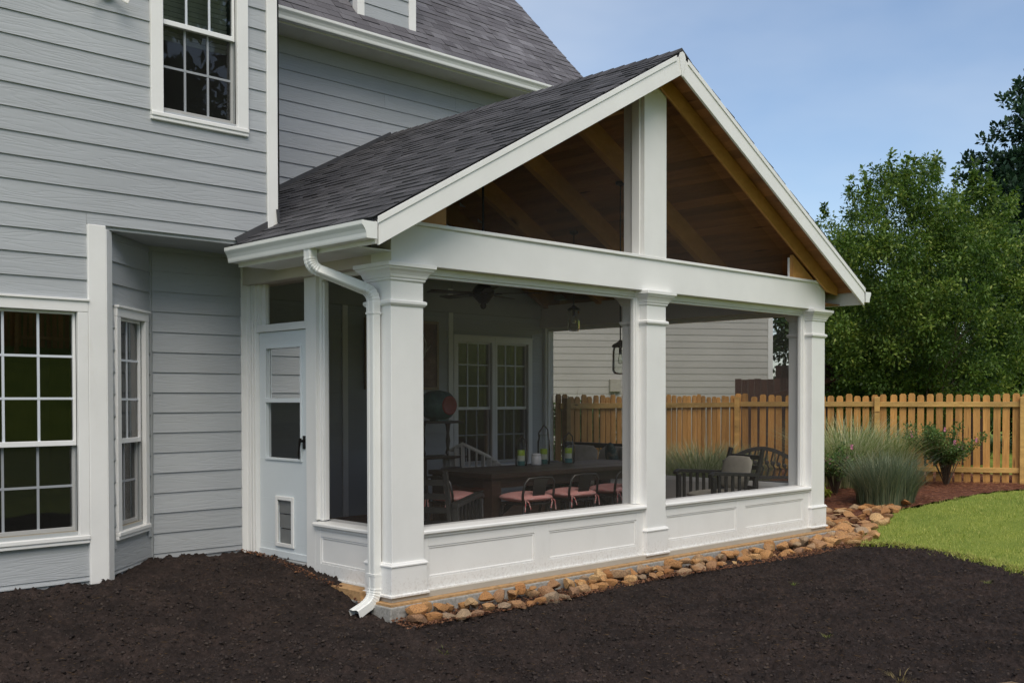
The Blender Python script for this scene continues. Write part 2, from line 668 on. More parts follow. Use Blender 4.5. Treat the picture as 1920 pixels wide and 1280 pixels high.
def soil_mat():
    m, t, b = newmat('dark_topsoil')
    v = coords(t)
    n1 = noise(t, v, 26, 8, .72)
    n2 = noise(t, v, 3.1, 5, .6)
    n3 = noise(t, v, 120, 3, .7)
    c1 = ramp(t, n1, [(.25, (.0115, .0088, .008)), (.55, (.036, .027, .0245)), (.8, (.085, .064, .055))])
    mm = N(t, 'ShaderNodeMixRGB', blend_type='MULTIPLY')
    mm.inputs[0].default_value = 1
    t.links.new(c1, mm.inputs[1])
    t.links.new(ramp(t, n2, [(.30, (.62, .62, .63)), (.5, (1.05, 1, .98)), (.72, (1.6, 1.48, 1.4))]), mm.inputs[2])
    # clay showing through in a few small spots
    mr = N(t, 'ShaderNodeMapRange')
    mr.inputs['From Min'].default_value = .675
    mr.inputs['From Max'].default_value = .78
    t.links.new(noise(t, v, 2.1, 7, .72, .8), mr.inputs['Value'])
    m2 = N(t, 'ShaderNodeMixRGB')
    m2.inputs[2].default_value = (.115, .06, .036, 1)
    t.links.new(mr.outputs[0], m2.inputs[0])
    t.links.new(mm.outputs[0], m2.inputs[1])
    # pale specks of grit
    gr = N(t, 'ShaderNodeTexVoronoi', Scale=55)
    t.links.new(v, gr.inputs['Vector'])
    sel = N(t, 'ShaderNodeMath', operation='LESS_THAN')
    sel.inputs[1].default_value = .10
    t.links.new(gr.outputs['Distance'], sel.inputs[0])
    sep = N(t, 'ShaderNodeSeparateColor')
    t.links.new(gr.outputs['Color'], sep.inputs[0])
    rare = N(t, 'ShaderNodeMath', operation='GREATER_THAN')
    rare.inputs[1].default_value = .93
    t.links.new(sep.outputs[0], rare.inputs[0])
    mul = N(t, 'ShaderNodeMath', operation='MULTIPLY')
    t.links.new(sel.outputs[0], mul.inputs[0])
    t.links.new(rare.outputs[0], mul.inputs[1])
    m3 = N(t, 'ShaderNodeMixRGB')
    m3.inputs[2].default_value = (.28, .24, .2, 1)
    t.links.new(mul.outputs[0], m3.inputs[0])
    t.links.new(m2.outputs[0], m3.inputs[1])
    t.links.new(m3.outputs[0], b.inputs['Base Color'])
    b.inputs['Roughness'].default_value = .95
    b.inputs['Specular IOR Level'].default_value = .2
    ad = N(t, 'ShaderNodeMath', operation='ADD')
    t.links.new(n1, ad.inputs[0])
    t.links.new(n3, ad.inputs[1])
    bump(t, b, ad.outputs[0], .9, .02)
    return m


def grass_ground():
    m, t, b = newmat('lawn_turf')
    v = coords(t)
    n1 = noise(t, v, 55, 6, .7)
    n2 = noise(t, v, 1.4, 4)
    c = ramp(t, n1, [(.25, (.13, .18, .03)), (.55, (.23, .295, .06)), (.8, (.35, .39, .12))])
    mm = N(t, 'ShaderNodeMixRGB', blend_type='MULTIPLY')
    mm.inputs[0].default_value = 1
    t.links.new(c, mm.inputs[1])
    t.links.new(ramp(t, n2, [(.3, (.8, .85, .8)), (.7, (1.25, 1.15, 1.1))]), mm.inputs[2])
    t.links.new(mm.outputs[0], b.inputs['Base Color'])
    b.inputs['Roughness'].default_value = .9
    b.inputs['Specular IOR Level'].default_value = .1
    bump(t, b, n1, .9, .03)
    return m


def straw_mat():
    m, t, b = newmat('pine_straw')
    v = coords(t)
    n1 = noise(t, v, 40, 8, .75, 1.2)
    c = ramp(t, n1, [(.25, (.065, .02, .011)), (.55, (.18, .06, .03)), (.8, (.33, .13, .07))])
    t.links.new(c, b.inputs['Base Color'])
    b.inputs['Roughness'].default_value = .95
    bump(t, b, n1, 1, .03)
    return m


soilm, lawnm, strawm = soil_mat(), grass_ground(), straw_mat()

# the far ground sheet, reaching the horizon
def big_ground():
    xs = np.concatenate([np.linspace(-1500, -60, 8), np.linspace(-50, 60, 111), np.linspace(75, 1500, 10)])
    ys = np.concatenate([np.linspace(-1500, -60, 8), np.linspace(-50, 60, 111), np.linspace(75, 1500, 10)])
    X, Y = np.meshgrid(xs, ys, indexing='ij')
    Z = gz(X, Y) - .10
    idx = np.arange(X.size).reshape(X.shape)
    F = np.stack([idx[:-1, :-1].ravel(), idx[1:, :-1].ravel(), idx[1:, 1:].ravel(), idx[:-1, 1:].ravel()], 1)
    return npobj('ground', np.stack([X.ravel(), Y.ravel(), Z.ravel()], 1), F, lawnm, smooth=True)


struct(big_ground(), 'wide green lawn running out to the horizon')


def hsoil(X, Y):
    z = gz(X, Y) - .022
    z += .085 * (fbm(X, Y, 1.3, 3, 3) - .5)
    z += .05 * (fbm(X, Y, 6, 4, 21, .6) - .5)
    c = fbm(X, Y, 26, 3, 40, .6)
    z += .06 * np.maximum(c - .45, 0) ** 1.2 * 2
    return z


struct(grid_patch('soil', -5.2, 7.2, -6.2, 3.0, .0165, soil_poly, hsoil, soilm,
                  keep=lambda X, Y: ~((X > .35) & (Y > .0))), 'freshly spread dark brown topsoil in front of the porch')
struct(grid_patch('lawn', 4, 30, -9.4, 1.2, .09, lawn_poly, lambda X, Y: gz(X, Y) + .01 + .02 * (fbm(X, Y, 3, 2, 8) - .5), lawnm), 'mown green lawn beside the soil')
struct(grid_patch('mulch_bed', 6.0, 15.5, -1.5, 7.6, .06, mulch_poly, lambda X, Y: gz(X, Y) + .012 + .03 * (fbm(X, Y, 4, 4, 12) - .5), strawm), 'red brown pine straw planting bed along the fence')


def scatter_bits(name, n, xr, yr, poly, hfun, size, m, flat=.5, keep=None, elong=1.0, prob=None, colr=(0, 1), lift=.2):
    X = rng.uniform(*xr, n)
    Y = rng.uniform(*yr, n)
    ok = in_poly(X, Y, poly)
    if keep is not None:
        ok &= keep(X, Y)
    if prob is not None:
        ok &= rng.uniform(0, 1, n) < prob(X, Y)
    X, Y = X[ok], Y[ok]
    n = len(X)
    Z = hfun(X, Y)
    S = size[0] + (size[1] - size[0]) * rng.uniform(0, 1, n) ** 5
    base = np.array([(1, 0, 0), (-1, 0, 0), (0, 1, 0), (0, -1, 0), (0, 0, 1), (0, 0, -1)], float)
    F0 = np.array([(0, 2, 4), (2, 1, 4), (1, 3, 4), (3, 0, 4), (2, 0, 5), (1, 2, 5), (3, 1, 5), (0, 3, 5)])
    jit = rng.uniform(.55, 1.2, (n, 6, 1))
    P = base[None] * jit
    P[:, :, 0] *= elong
    P[:, :, 2] *= flat
    a = rng.uniform(0, 6.283, n)
    tilt = rng.uniform(-.5, .5, n)
    ca, sa = np.cos(a)[:, None], np.sin(a)[:, None]
    px, py, pz = P[..., 0], P[..., 1], P[..., 2]
    pz2 = pz + px * np.sin(tilt)[:, None] * (.35 if elong > 2 else 1)
    V = np.stack([px * ca - py * sa, px * sa + py * ca, pz2], -1) * S[:, None, None]
    V += np.stack([X, Y, Z + S * flat * lift], -1)[:, None]
    F = (F0[None] + (np.arange(n) * 6)[:, None, None]).reshape(-1, 3)
    r = np.repeat(rng.uniform(*colr, n), 8)
    o = npobj(name, V.reshape(-1, 3), F, m, rnd=r)
    o['kind'] = 'stuff'
    return o


clod_m = leaf_mat('soil_clods', [(.014, .0105, .0098), (.027, .0205, .019), (.038, .029, .026), (.058, .044, .037)], trans=0.0, rough=.95)
nosl = lambda X, Y: ~((X > -.12) & (Y > -.12)) & ~((X > -1.0) & (Y > 2.2)) & ~((X < -.9) & (Y > 1.6))
o = scatter_bits('soil_crumbs', 170000, (-5, 7), (-6.2, 2.4), soil_poly, hsoil, (.0026, .024), clod_m, .6, nosl,
                 prob=lambda X, Y: .25 + .75 * sstep(7, 1.5, np.hypot(X + 1.8, Y + 2.2)))
o['label'] = 'loose dark crumbs lying over the topsoil'
o['category'] = 'soil'
fib_m = leaf_mat('plant_fibres', [(.06, .035, .018), (.13, .075, .03), (.2, .13, .06), (.05, .02, .012)], trans=0.1, rough=.9)
o = scatter_bits('soil_fibres', 26000, (-5, 7), (-6.2, 2.4), soil_poly, hsoil, (.0014, .0032), fib_m, .5, nosl, elong=15, lift=2.0)
o['label'] = 'thin straw and root fibres strewn over the topsoil'
o['category'] = 'straw'
straw_bits = leaf_mat('pine_needles', [(0.098, 0.0308, 0.0168), (0.21, 0.077, 0.0392), (0.35, 0.154, 0.084), (0.448, 0.238, 0.14)], trans=.1, rough=.9)
o = scatter_bits('fallen_needles', 34000, (6, 15), (-1.2, 6), mulch_poly, lambda X, Y: gz(X, Y) + .03, (.003, .006), straw_bits, .5, elong=18, lift=3)
o['label'] = 'loose red brown pine needles covering the bed'
o['category'] = 'pine straw'


def blades(X, Y, Z, H, W_, lean, cols, m, name, parent=None, segs=2, az=None, curve=1.6, rnd=None):
    """tapering grass blades as strips of quads ending in a point-like tip"""
    n = len(X)
    a = rng.uniform(0, 6.283, n) if az is None else az
    dx, dy = np.cos(a), np.sin(a)
    tx, ty = -dy, dx
    V = np.zeros((n, (segs + 1) * 2, 3))
    for i in range(segs + 1):
        s = i / segs
        off = lean * H * s ** curve
        hh = H * (s - .25 * np.minimum(lean, 1.2) * s ** 2)
        wd = W_ * (1 - s) ** .8 * .5 + W_ * .06
        cx, cy, cz = X + dx * off, Y + dy * off, Z + hh
        V[:, 2 * i] = np.stack([cx - tx * wd, cy - ty * wd, cz], -1)
        V[:, 2 * i + 1] = np.stack([cx + tx * wd, cy + ty * wd, cz], -1)
    F0 = np.array([(2 * i, 2 * i + 1, 2 * i + 3, 2 * i + 2) for i in range(segs)])
    F = (F0[None] + (np.arange(n) * (segs + 1) * 2)[:, None, None]).reshape(-1, 4)
    r = np.repeat(rng.uniform(0, 1, n) if rnd is None else rnd, segs)
    return npobj(name, V.reshape(-1, 3), F, m, parent, rnd=r)


lawnblade = leaf_mat('lawn_blades', [(0.1239, 0.1926, 0.02876), (0.2168, 0.2889, 0.04575), (0.3097, 0.3771, 0.07189), (0.4489, 0.4815, 0.1241), (0.5727, 0.5295, 0.1829)], .3)
n = 90000
X = rng.uniform(4.5, 16, n)
Y = rng.uniform(-4.5, .4, n)
k = in_poly(X + .12 * (fbm(X, Y, 6, 2, 3) - .5), Y + .12 * (fbm(X, Y, 6, 2, 31) - .5), lawn_poly) & (rng.uniform(0, 1, n) < sstep(17, 6, X) + .25)
X, Y = X[k], Y[k]
o = blades(X, Y, gz(X, Y), rng.uniform(.022, .05, len(X)), rng.uniform(.004, .008, len(X)), rng.uniform(.2, 1.0, len(X)), None, lawnblade, 'grass', segs=1)
o['kind'] = 'stuff'
o['label'] = 'short mown grass blades of the lawn'
o['category'] = 'grass'

# ragged edge: longer blades and crumbs spilling over the border between lawn and soil
seg = np.diff(SOIL_LAWN[1:8], axis=0)
nn = 5200
k = rng.integers(0, len(seg), nn)
q = SOIL_LAWN[1:8][k] + seg[k] * rng.uniform(0, 1, (nn, 1)) + rng.normal(0, .075, (nn, 2)) + np.array([.03, .02])
o = blades(q[:, 0], q[:, 1], gz(q[:, 0], q[:, 1]) - .01, rng.uniform(.03, .10, nn) * rng.uniform(.5, 1, nn), rng.uniform(.004, .009, nn), rng.uniform(.3, 1.6, nn), None, lawnblade, 'edge_grass', segs=2, rnd=np.clip(rng.normal(.65, .3, nn), 0, 1))
o['kind'] = 'stuff'
o['label'] = 'straggling grass along the edge of the lawn'
o['category'] = 'grass'
strip = np.vstack([SOIL_LAWN[1:8] + np.array([-.10, -.05]), (SOIL_LAWN[1:8] + np.array([.14, .10]))[::-1]])
o = scatter_bits('edge_crumbs', 9000, (4.6, 7.2), (-3.6, -.3), strip, lambda X, Y: gz(X, Y) + .015, (.005, .02), leaf_mat('edge_earth', [(.03, .02, .016), (.09, .055, .035), (.16, .10, .06), (.02, .015, .014)], 0, .95), .6)
o['label'] = 'brown earth crumbs along the edge of the lawn'
o['category'] = 'soil'

# ------------------------------------------------------------------ house
house = thing('house', 'two storey house with grey lap siding and white trim', 'house', (-1.5, 5, 0))
house.location = (0, 0, 0)
E0 = .176
YA, YU, YL, YN = 1.665, 4.25, 4.6, 2.30
XC, ROOF_TOP, SL = 3.2425, 4.878, .556


def boards(parent, fr, a0, a1, z0, z1, zs, e, m, holes=(), clip=None, mirror=False):
    k0 = math.floor((z0 - zs) / e)
    k = k0
    while zs + k * e < z1 - .01:
        zl, zh = max(zs + k * e, z0), min(zs + (k + 1) * e + .018, z1)
        k += 1
        if zh - zl < .02:
            continue
        segs = [(a0, a1)]
        for h in holes:
            ov = min(zh, h[3]) - max(zl, h[2])
            if ov < .5 * min(e, zh - zl):
                continue
            ns = []
            for s0, s1 in segs:
                if h[1] <= s0 or h[0] >= s1:
                    ns.append((s0, s1))
                    continue
                if h[0] > s0 + .01:
                    ns.append((s0, h[0]))
                if h[1] < s1 - .01:
                    ns.append((h[1], s1))
            segs = ns
        if clip:
            segs = [c for s0, s1 in segs for c in clip(s0, s1, zl, zh)]
        for s0, s1 in segs:
            # a few boards are made of two lengths butted together
            cuts = [s0, s1]
            if s1 - s0 > 3.2 and random.random() < .6:
                cuts = [s0, random.uniform(s0 + .8, s1 - .8), s1]
            for c0, c1 in zip(cuts[:-1], cuts[1:]):
                g = .0012 if len(cuts) > 2 else 0
                jit = random.uniform(-.0012, .0012)
                prof = [(.002, zl), (.0165 + jit, zl), (.0155 + jit, zl + .006), (.0035, zh), (.0, zh)]
                mb = MB().prism(prof, lambda n, z, t: fpt(fr, t, n, z), c0 + g, c1 - g)
                obj('siding_board', mb, m, parent, fix=True)


def wall_with_holes(mb, fr, a0, a1, n0, n1, z0, z1, holes):
    """solid backing split round rectangular openings"""
    zs_ = sorted({z0, z1, *[h[2] for h in holes], *[h[3] for h in holes]})
    zs_ = [z for z in zs_ if z0 <= z <= z1]
    for za_, zb_ in zip(zs_[:-1], zs_[1:]):
        segs = [(a0, a1)]
        for h in holes:
            if h[2] < zb_ - 1e-6 and h[3] > za_ + 1e-6:
                ns = []
                for s0, s1 in segs:
                    if h[1] <= s0 or h[0] >= s1:
                        ns.append((s0, s1))
                        continue
                    if h[0] > s0:
                        ns.append((s0, h[0]))
                    if h[1] < s1:
                        ns.append((h[1], s1))
                segs = ns
        for s0, s1 in segs:
            mb.fbox(fr, s0, s1, n0, n1, za_, zb_)
    return mb


def window(parent, fr, a0, a1, z0, z1, zmid, cols, ru, rl, cas=.095, cas_r=None, blinds=False, stool=True, depth=1.6, room=True, rm=(.5, .5), half_screen=True, drape=False, cas_l=None):
    """double-hung sash window; a0..a1, z0..z1 is the opening inside the casing"""
    cl = cas if cas_l is None else cas_l
    crr = cas if cas_r is None else cas_r
    mb = MB()
    mb.fbox(fr, a0 - cl, a0, -.02, .034, z0 - .03, z1 + .002)
    mb.fbox(fr, a1, a1 + crr, -.02, .034, z0 - .03, z1 + .002)
    mb.fbox(fr, a0 - cl, a1 + crr, -.02, .036, z1 + .002, z1 + cas)
    win = obj('window', mb, oldwhite, parent, bev=.004)
    hb = MB().fbox(fr, a0 - cl - .006, a1 + crr + .006, -.01, .05, z1 + cas, z1 + cas + .018)
    obj('head_moulding', hb, oldwhite, win, bev=.003)
    sb = MB().fbox(fr, a0 - cl, a1 + crr, -.02, .046, z0 - .065, z0 - .03)
    sb.fbox(fr, a0 - cl, a1 + crr, -.01, .036, z0 - .095, z0 - .065)
    obj('sill', sb, oldwhite, win, bev=.006)
    # sloped inner sill, stained
    isb = MB().fbox(fr, a0, a1, -.075, -.004, z0 - .03, z0 + .002)
    obj('inner_sill', isb, plain('stained_sill', (.34, .30, .23), .8) if 'stained_sill' not in MATS else MATS['stained_sill'], win)
    for nm, za_, zb_, nn, rows in (('upper_sash', zmid - .018, z1, -.03, ru), ('lower_sash', z0 + .002, zmid + .02, -.06, rl)):
        st, bt = .022, .04
        s = MB()
        lo = bt if nm == 'upper_sash' else .032
        s.fbox(fr, a0, a0 + st, nn - .02, nn + .02, za_, zb_)
        s.fbox(fr, a1 - st, a1, nn - .02, nn + .02, za_, zb_)
        s.fbox(fr, a0 + st, a1 - st, nn - .02, nn + (.024 if nm == 'upper_sash' else .018), za_, za_ + lo)
        s.fbox(fr, a0 + st, a1 - st, nn - .02, nn + .02, zb_ - (.02 if nm == 'upper_sash' else .03), zb_)
        obj(nm, s, vinyl if nm == 'upper_sash' else vinyl, win, bev=.003)
        ga0, ga1 = a0 + st, a1 - st
        gz0, gz1_ = za_ + lo, zb_ - (.02 if nm == 'upper_sash' else .03)
        for c in range(cols):
            for r in range(rows):
                p0, p1 = ga0 + (ga1 - ga0) * c / cols, ga0 + (ga1 - ga0) * (c + 1) / cols
                q0, q1 = gz0 + (gz1_ - gz0) * r / rows, gz0 + (gz1_ - gz0) * (r + 1) / rows
                P = lambda a, z: fpt(fr, a, nn, z)
                pm = MB().add([P(p0, q0), P(p1, q0), P(p1, q1), P(p0, q1)], [(0, 1, 2, 3)])
                obj('pane', pm, winglass, win)
        for c in range(1, cols):
            a = ga0 + (ga1 - ga0) * c / cols
            obj('muntin', MB().fbox(fr, a - .009, a + .009, nn - .006, nn + .007, gz0, gz1_), muntin_m, win)
        for r in range(1, rows):
            z = gz0 + (gz1_ - gz0) * r / rows
            obj('muntin', MB().fbox(fr, ga0, ga1, nn - .005, nn + .0085, z - .009, z + .009), muntin_m, win)
    if half_screen:
        P = lambda a, z: fpt(fr, a, -.028, z)
        obj('insect_screen', MB().add([P(a0 + .004, z0 + .003), P(a1 - .004, z0 + .003), P(a1 - .004, zmid - .02), P(a0 + .004, zmid - .02)], [(0, 1, 2, 3)]), win_mesh, win)
    if blinds:
        z = z1 - .05
        while z > zmid - .12:
            s = MB()
            P = lambda a, n, zz: fpt(fr, a, n, zz)
            s.hexa([P(a0 + .02, -.106, z + .032), P(a1 - .02, -.106, z + .032), P(a1 - .02, -.120, z), P(a0 + .02, -.120, z),
                    P(a0 + .02, -.108, z + .034), P(a1 - .02, -.108, z + .034), P(a1 - .02, -.122, z + .002), P(a0 + .02, -.122, z + .002)])
            obj('blind_slat', s, slatm, win)
            z -= .042
        for f_ in (.16, .42, .68, .88):
            a = a0 + (a1 - a0) * f_
            obj('blind_cord', MB().fbox(fr, a - .0025, a + .0025, -.118, -.113, zmid - .1, z1), slatm, win)
    if drape:
        s = MB()
        for side in (0, 1):
            for i in range(9):
                a = (a0 + .02 + i * .035) if side == 0 else (a1 - .02 - i * .035)
                s.fbox(fr, a - .02, a + .02, -.24 - .03 * (i % 2), -.22 - .03 * (i % 2), z0 - .2, z1)
        obj('curtain', s, curtain, win)
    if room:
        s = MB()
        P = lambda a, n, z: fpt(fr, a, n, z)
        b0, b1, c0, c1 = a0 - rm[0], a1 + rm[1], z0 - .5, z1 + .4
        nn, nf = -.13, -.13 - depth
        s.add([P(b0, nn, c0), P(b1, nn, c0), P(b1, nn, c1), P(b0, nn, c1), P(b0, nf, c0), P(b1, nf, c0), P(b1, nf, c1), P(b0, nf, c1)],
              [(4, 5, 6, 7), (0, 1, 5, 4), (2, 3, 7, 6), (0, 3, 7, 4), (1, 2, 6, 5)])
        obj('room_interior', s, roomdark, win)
    return win


# frames: origin, along, outward
FA = ((0, YA), (1, 0), (0, -1))
FN = ((0, YN), (1, 0), (0, -1))
FU = ((0, YU), (1, 0), (0, -1))
FL = ((0, YL), (1, 0), (0, -1))
bd = Vector((-.87 + 1.53, 2.30 - 1.665, 0))
BL = bd.length
bd.normalize()
FB = ((-1.53, 1.665), (bd.x, bd.y), (bd.y, -bd.x))

# upper wall over the bay and the recess
UW = (-1.045, -.385, 3.885, 5.30)              # window opening
UH = (UW[0] - .105, UW[1] + .115, UW[2] - .07, UW[3] + .11)
uw = obj('upper_wall', wall_with_holes(MB(), FA, -6, -.005, -.14, .0, 2.892, 7.2, [UW]), soffitgrey, house)
boards(uw, FA, -6, -.10, 2.9853, 7.2, 3.8653, E0, sid, [UH])
boards(uw, FA, -1.665, -.10, 2.892, 3.0033, 2.8093, E0, sid)
window(house, FA, *UW[:4], zmid=4.605, cols=3, ru=2, rl=2, cas=.105, blinds=True, depth=2.0)
obj('corner_board', MB().fbox(FA, -.098, .004, -.05, .03, 3.03, 7.2), white, house, bev=.004)
# flank of the upper storey, hidden from the lawn side
obj('flank_wall', MB().box(-.145, -.002, YA + .142, YU, 2.95, 7.2), soffitgrey, house)
ov = MB().box(-1.70, -.16, YA + .004, YN - .001, 2.862, 2.892)
obj('overhang_soffit', ov, soffitgrey, house)
obj('overhang_trim', MB().fbox(FN, -.9, -.02, .002, .03, 2.83, 2.861), soffitgrey, house)
obj('roof_cap', MB().box(-6.4, .5, 1.2, 9, 7.2, 7.3), shm, house)

# bay: front face in the plane of the upper wall, then the angled side, then the recess wall
BW = (-2.545, -1.748, .52, 2.205)
BH = (BW[0] - .085, BW[1] + .085, BW[2] - .1, BW[3] + .10)
LW = (-4.6, -3.8, .52, 2.205)
LH = (LW[0] - .11, LW[1] + .11, LW[2] - .1, LW[3] + .10)
bw = obj('bay_wall', wall_with_holes(MB(), FA, -6, -1.665, -.14, .0, -.25, 2.892, [BW, LW]), soffitgrey, house)
boards(bw, FA, -6, -1.665, .13, 3.0033, 3.8653, E0, sid, [BH, LH])
obj('foundation', MB().fbox(FA, -6, -1.62, -.12, -.006, -.3, .13), concrete, house)
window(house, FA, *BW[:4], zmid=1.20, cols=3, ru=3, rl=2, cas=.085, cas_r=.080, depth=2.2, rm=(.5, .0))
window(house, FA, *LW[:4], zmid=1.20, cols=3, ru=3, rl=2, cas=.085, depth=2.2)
pb = MB()
pb.fbox(FA, -1.667, -1.525, -.05, .034, .10, 2.888)
obj('corner_post', pb, oldwhite, house, bev=.006)
pb = MB()
pb.fbox(FB, -.02, .088, -.05, .030, .10, 2.861)
obj('corner_post', pb, oldwhite, house, bev=.006)
AW = (.235, .735, .50, 2.195)
AH = (AW[0] - .07, AW[1] + .09, AW[2] - .1, AW[3] + .08)
aw = obj('bay_side_wall', wall_with_holes(MB(), FB, .04, BL + .0, -.10, .0, -.25, 2.861, [AW]), soffitgrey, house)
boards(aw, FB, .088, BL - .026, .14, 2.861, 3.8653, E0, sid_d, [AH])
obj('inside_corner_trim', MB().fbox(FB, BL - .026, BL + .012, -.02, .022, .1, 2.861), soffitgrey, house)
window(house, FB, *AW[:4], zmid=1.195, cols=2, ru=3, rl=2, cas=.075, depth=.5, drape=True, rm=(.0, .06))
nw = obj('recess_wall', MB().fbox(FN, -.87, .10, -.14, .0, -.2, 2.861), soffitgrey, house)
boards(nw, FN, -.855, -.004, .14, 2.861, 1.7725, E0, sid)

# rear wall of the porch, with its double window
RW1 = (4.60, 5.235, .62, 2.33)
RW2 = (5.335, 5.96, .62, 2.33)
rw = obj('porch_rear_wall', wall_with_holes(MB(), FL, .10, 6.47, -.14, .0, -.2, 4.5, [RW1, RW2]), soffitgrey, house)
boards(rw, FL, .10, 6.47, .05, 3.55, 1.7725, E0, sid, [(RW1[0] - .09, RW2[1] + .09, RW1[2] - .1, RW1[3] + .1), (4.43, 4.515, .05, 3.1), (2.69, 2.77, .05, 3.1), (6.26, 6.47, .05, 3.1)])
window(house, FL, *RW1[:4], zmid=1.40, cols=3, ru=3, rl=2, cas=.08, cas_r=.06, depth=1.2)
window(house, FL, *RW2[:4], zmid=1.40, cols=3, ru=3, rl=2, cas=.08, cas_l=.038, depth=1.2, drape=True)
obj('trim_board', MB().fbox(FL, 4.43, 4.512, -.02, .03, .05, 3.05), oldwhite, house, bev=.003)
obj('trim_board', MB().fbox(FL, 2.69, 2.77, -.02, .03, .05, 3.05), oldwhite, house, bev=.003)
obj('corner_board', MB().fbox(FL, 6.30, 6.47, -.02, .05, .05, 2.75), oldwhite, house, bev=.003)
obj('flank_wall', MB().box(-.1, .099, YN + .14, YL + .13, -.2, 3.2), soffitgrey, house)

# rear wall above the porch roof
def clip_roof(s0, s1, zl, zh):
    h = (ROOF_TOP - zl) / SL
    if h <= 0.02:
        return [(s0, s1)]
    out = []
    l1, r0 = XC - h + .25, XC + h - .25
    if l1 > s0 + .05:
        out.append((s0, min(l1, s1)))
    if r0 < s1 - .05:
        out.append((max(r0, s0), s1))
    return out


prof = [(0, ROOF_TOP - SL * XC + .02), (XC, ROOF_TOP + .02), (6.47, ROOF_TOP - SL * (6.47 - XC) + .02), (6.47, 5.9), (0, 5.9)]
ru_ = obj('rear_upper_wall', MB().prism(prof, lambda u, v, t: (u, t, v), YU, YU + .14), soffitgrey, house, fix=True)
boards(ru_, FU, .0, 6.47, 3.1, 5.745, 4.477, .1788, sid, clip=clip_roof)

# ---------------- gutters
GPROF = [(0, .125), (0, 0), (.09, 0), (.094, .012), (.096, .038), (.108, .066), (.126, .09), (.130, .098), (.130, .125), (.117, .127),
         (.117, .104), (.1, .074), (.088, .04), (.084, .006), (.005, .006), (.005, .125)]


def gutter(parent, fn, t0, t1, seams=()):
    g = obj('gutter', MB().prism(GPROF, fn, t0, t1), gutter_m, parent, fix=True)
    for tt in (t0, t1):
        pr = [(0, .123), (0, .001), (.09, .001), (.096, .038), (.108, .066), (.126, .09), (.129, .124)]
        obj('end_cap', MB().prism(pr, fn, tt - .004, tt + .004), gutter_m, g, fix=True)
    return g


EY, EZ = 3.86, 5.745                    # main eave: fascia plane and soffit height
obj('eave_soffit', MB().box(.0, 6.62, EY, YU + .12, EZ, EZ + .02), paint('soffit_white', (.70, .69, .63), .6, .08, dirt=.35, dirtcol=(.3, .28, .2)), house)
obj('fascia', MB().box(.0, 6.62, EY - .02, EY - .001, EZ - .012, EZ + .15), white, house, bev=.003)
gutter(house, lambda u, v, t: (t, EY - .022 - u, EZ + .004 + v), .0, 6.6)


# ---------------- shingles
def shingle_mesh(wd, ln, th):
    """one tab: butt at u=0, tapering to nothing at its upper edge"""
    n0 = .0
    v = [(0, 0, n0), (wd, 0, n0), (wd, 0, th), (0, 0, th), (0, ln, .0005), (wd, ln, .0005)]
    f = [(0, 1, 2, 3), (3, 2, 5, 4), (1, 5, 2), (0, 3, 4)]
    return v, f


def shingles(parent, O, A, U, La, Lu, m, seed, inside=None, n_obj=300, expo=.138, base=None, name='shingle'):
    R = random.Random(seed)
    O, A, U = Vector(O), Vector(A).normalized(), Vector(U).normalized()
    Nn = A.cross(U).normalized()
    pieces = []
    row = 0
    u = 0
    while u < Lu - .02:
        ln = min(expo + .03, Lu - u)
        a = -R.uniform(0, .25)
        while a < La:
            wd = R.choice((.12, .16, .2, .25, .3))
            a0, a1 = max(a, 0), min(a + wd, La)
            if a1 - a0 > .03:
                c = O + A * ((a0 + a1) / 2) + U * (u + expo / 2)
                if inside is None or inside(c):
                    th = R.choice((.0045, .005, .0065, .0105, .012))
                    pieces.append(((c - CAMP).length, a0, a1, u + R.uniform(-.0015, .0015), ln, th))
            a += wd
        u += expo
        row += 1
    pieces.sort()
    lib = {}
    for d, a0, a1, u0, ln, th in pieces[:n_obj]:
        key = (round(a1 - a0, 2), th, round(ln, 2))
        if key not in lib:
            v, f = shingle_mesh(a1 - a0 - .003, ln, th)
            me = bpy.data.meshes.new(name)
            me.from_pydata(v, [], f)
            me.materials.append(m)
            lib[key] = me
        o = bpy.data.objects.new(name, lib[key])
        mw = Matrix((A, U, Nn)).transposed().to_4x4()
        mw.translation = O + A * a0 + U * u0 + Nn * .002
        link(o, parent)
        o.matrix_world = mw
    V, F, rn = [], [], []
    for d, a0, a1, u0, ln, th in pieces[n_obj:]:
        v, f = shingle_mesh(a1 - a0 - .003, ln, th)
        b0 = len(V)
        r = R.random()
        for p in v:
            V.append(tuple(O + A * (a0 + p[0]) + U * (u0 + p[1]) + Nn * (.002 + p[2])))
        for q in f:
            F.append(tuple(i + b0 for i in q))
            rn.append(r)
    if V:
        mb = MB()
        mb.v, mb.f = V, F
        o = obj('shingle_field', mb, m, parent)
        at = o.data.attributes.new('rnd', 'FLOAT', 'FACE')
        at.data.foreach_set('value', rn)
        o['kind'] = 'stuff'
    return len(pieces)


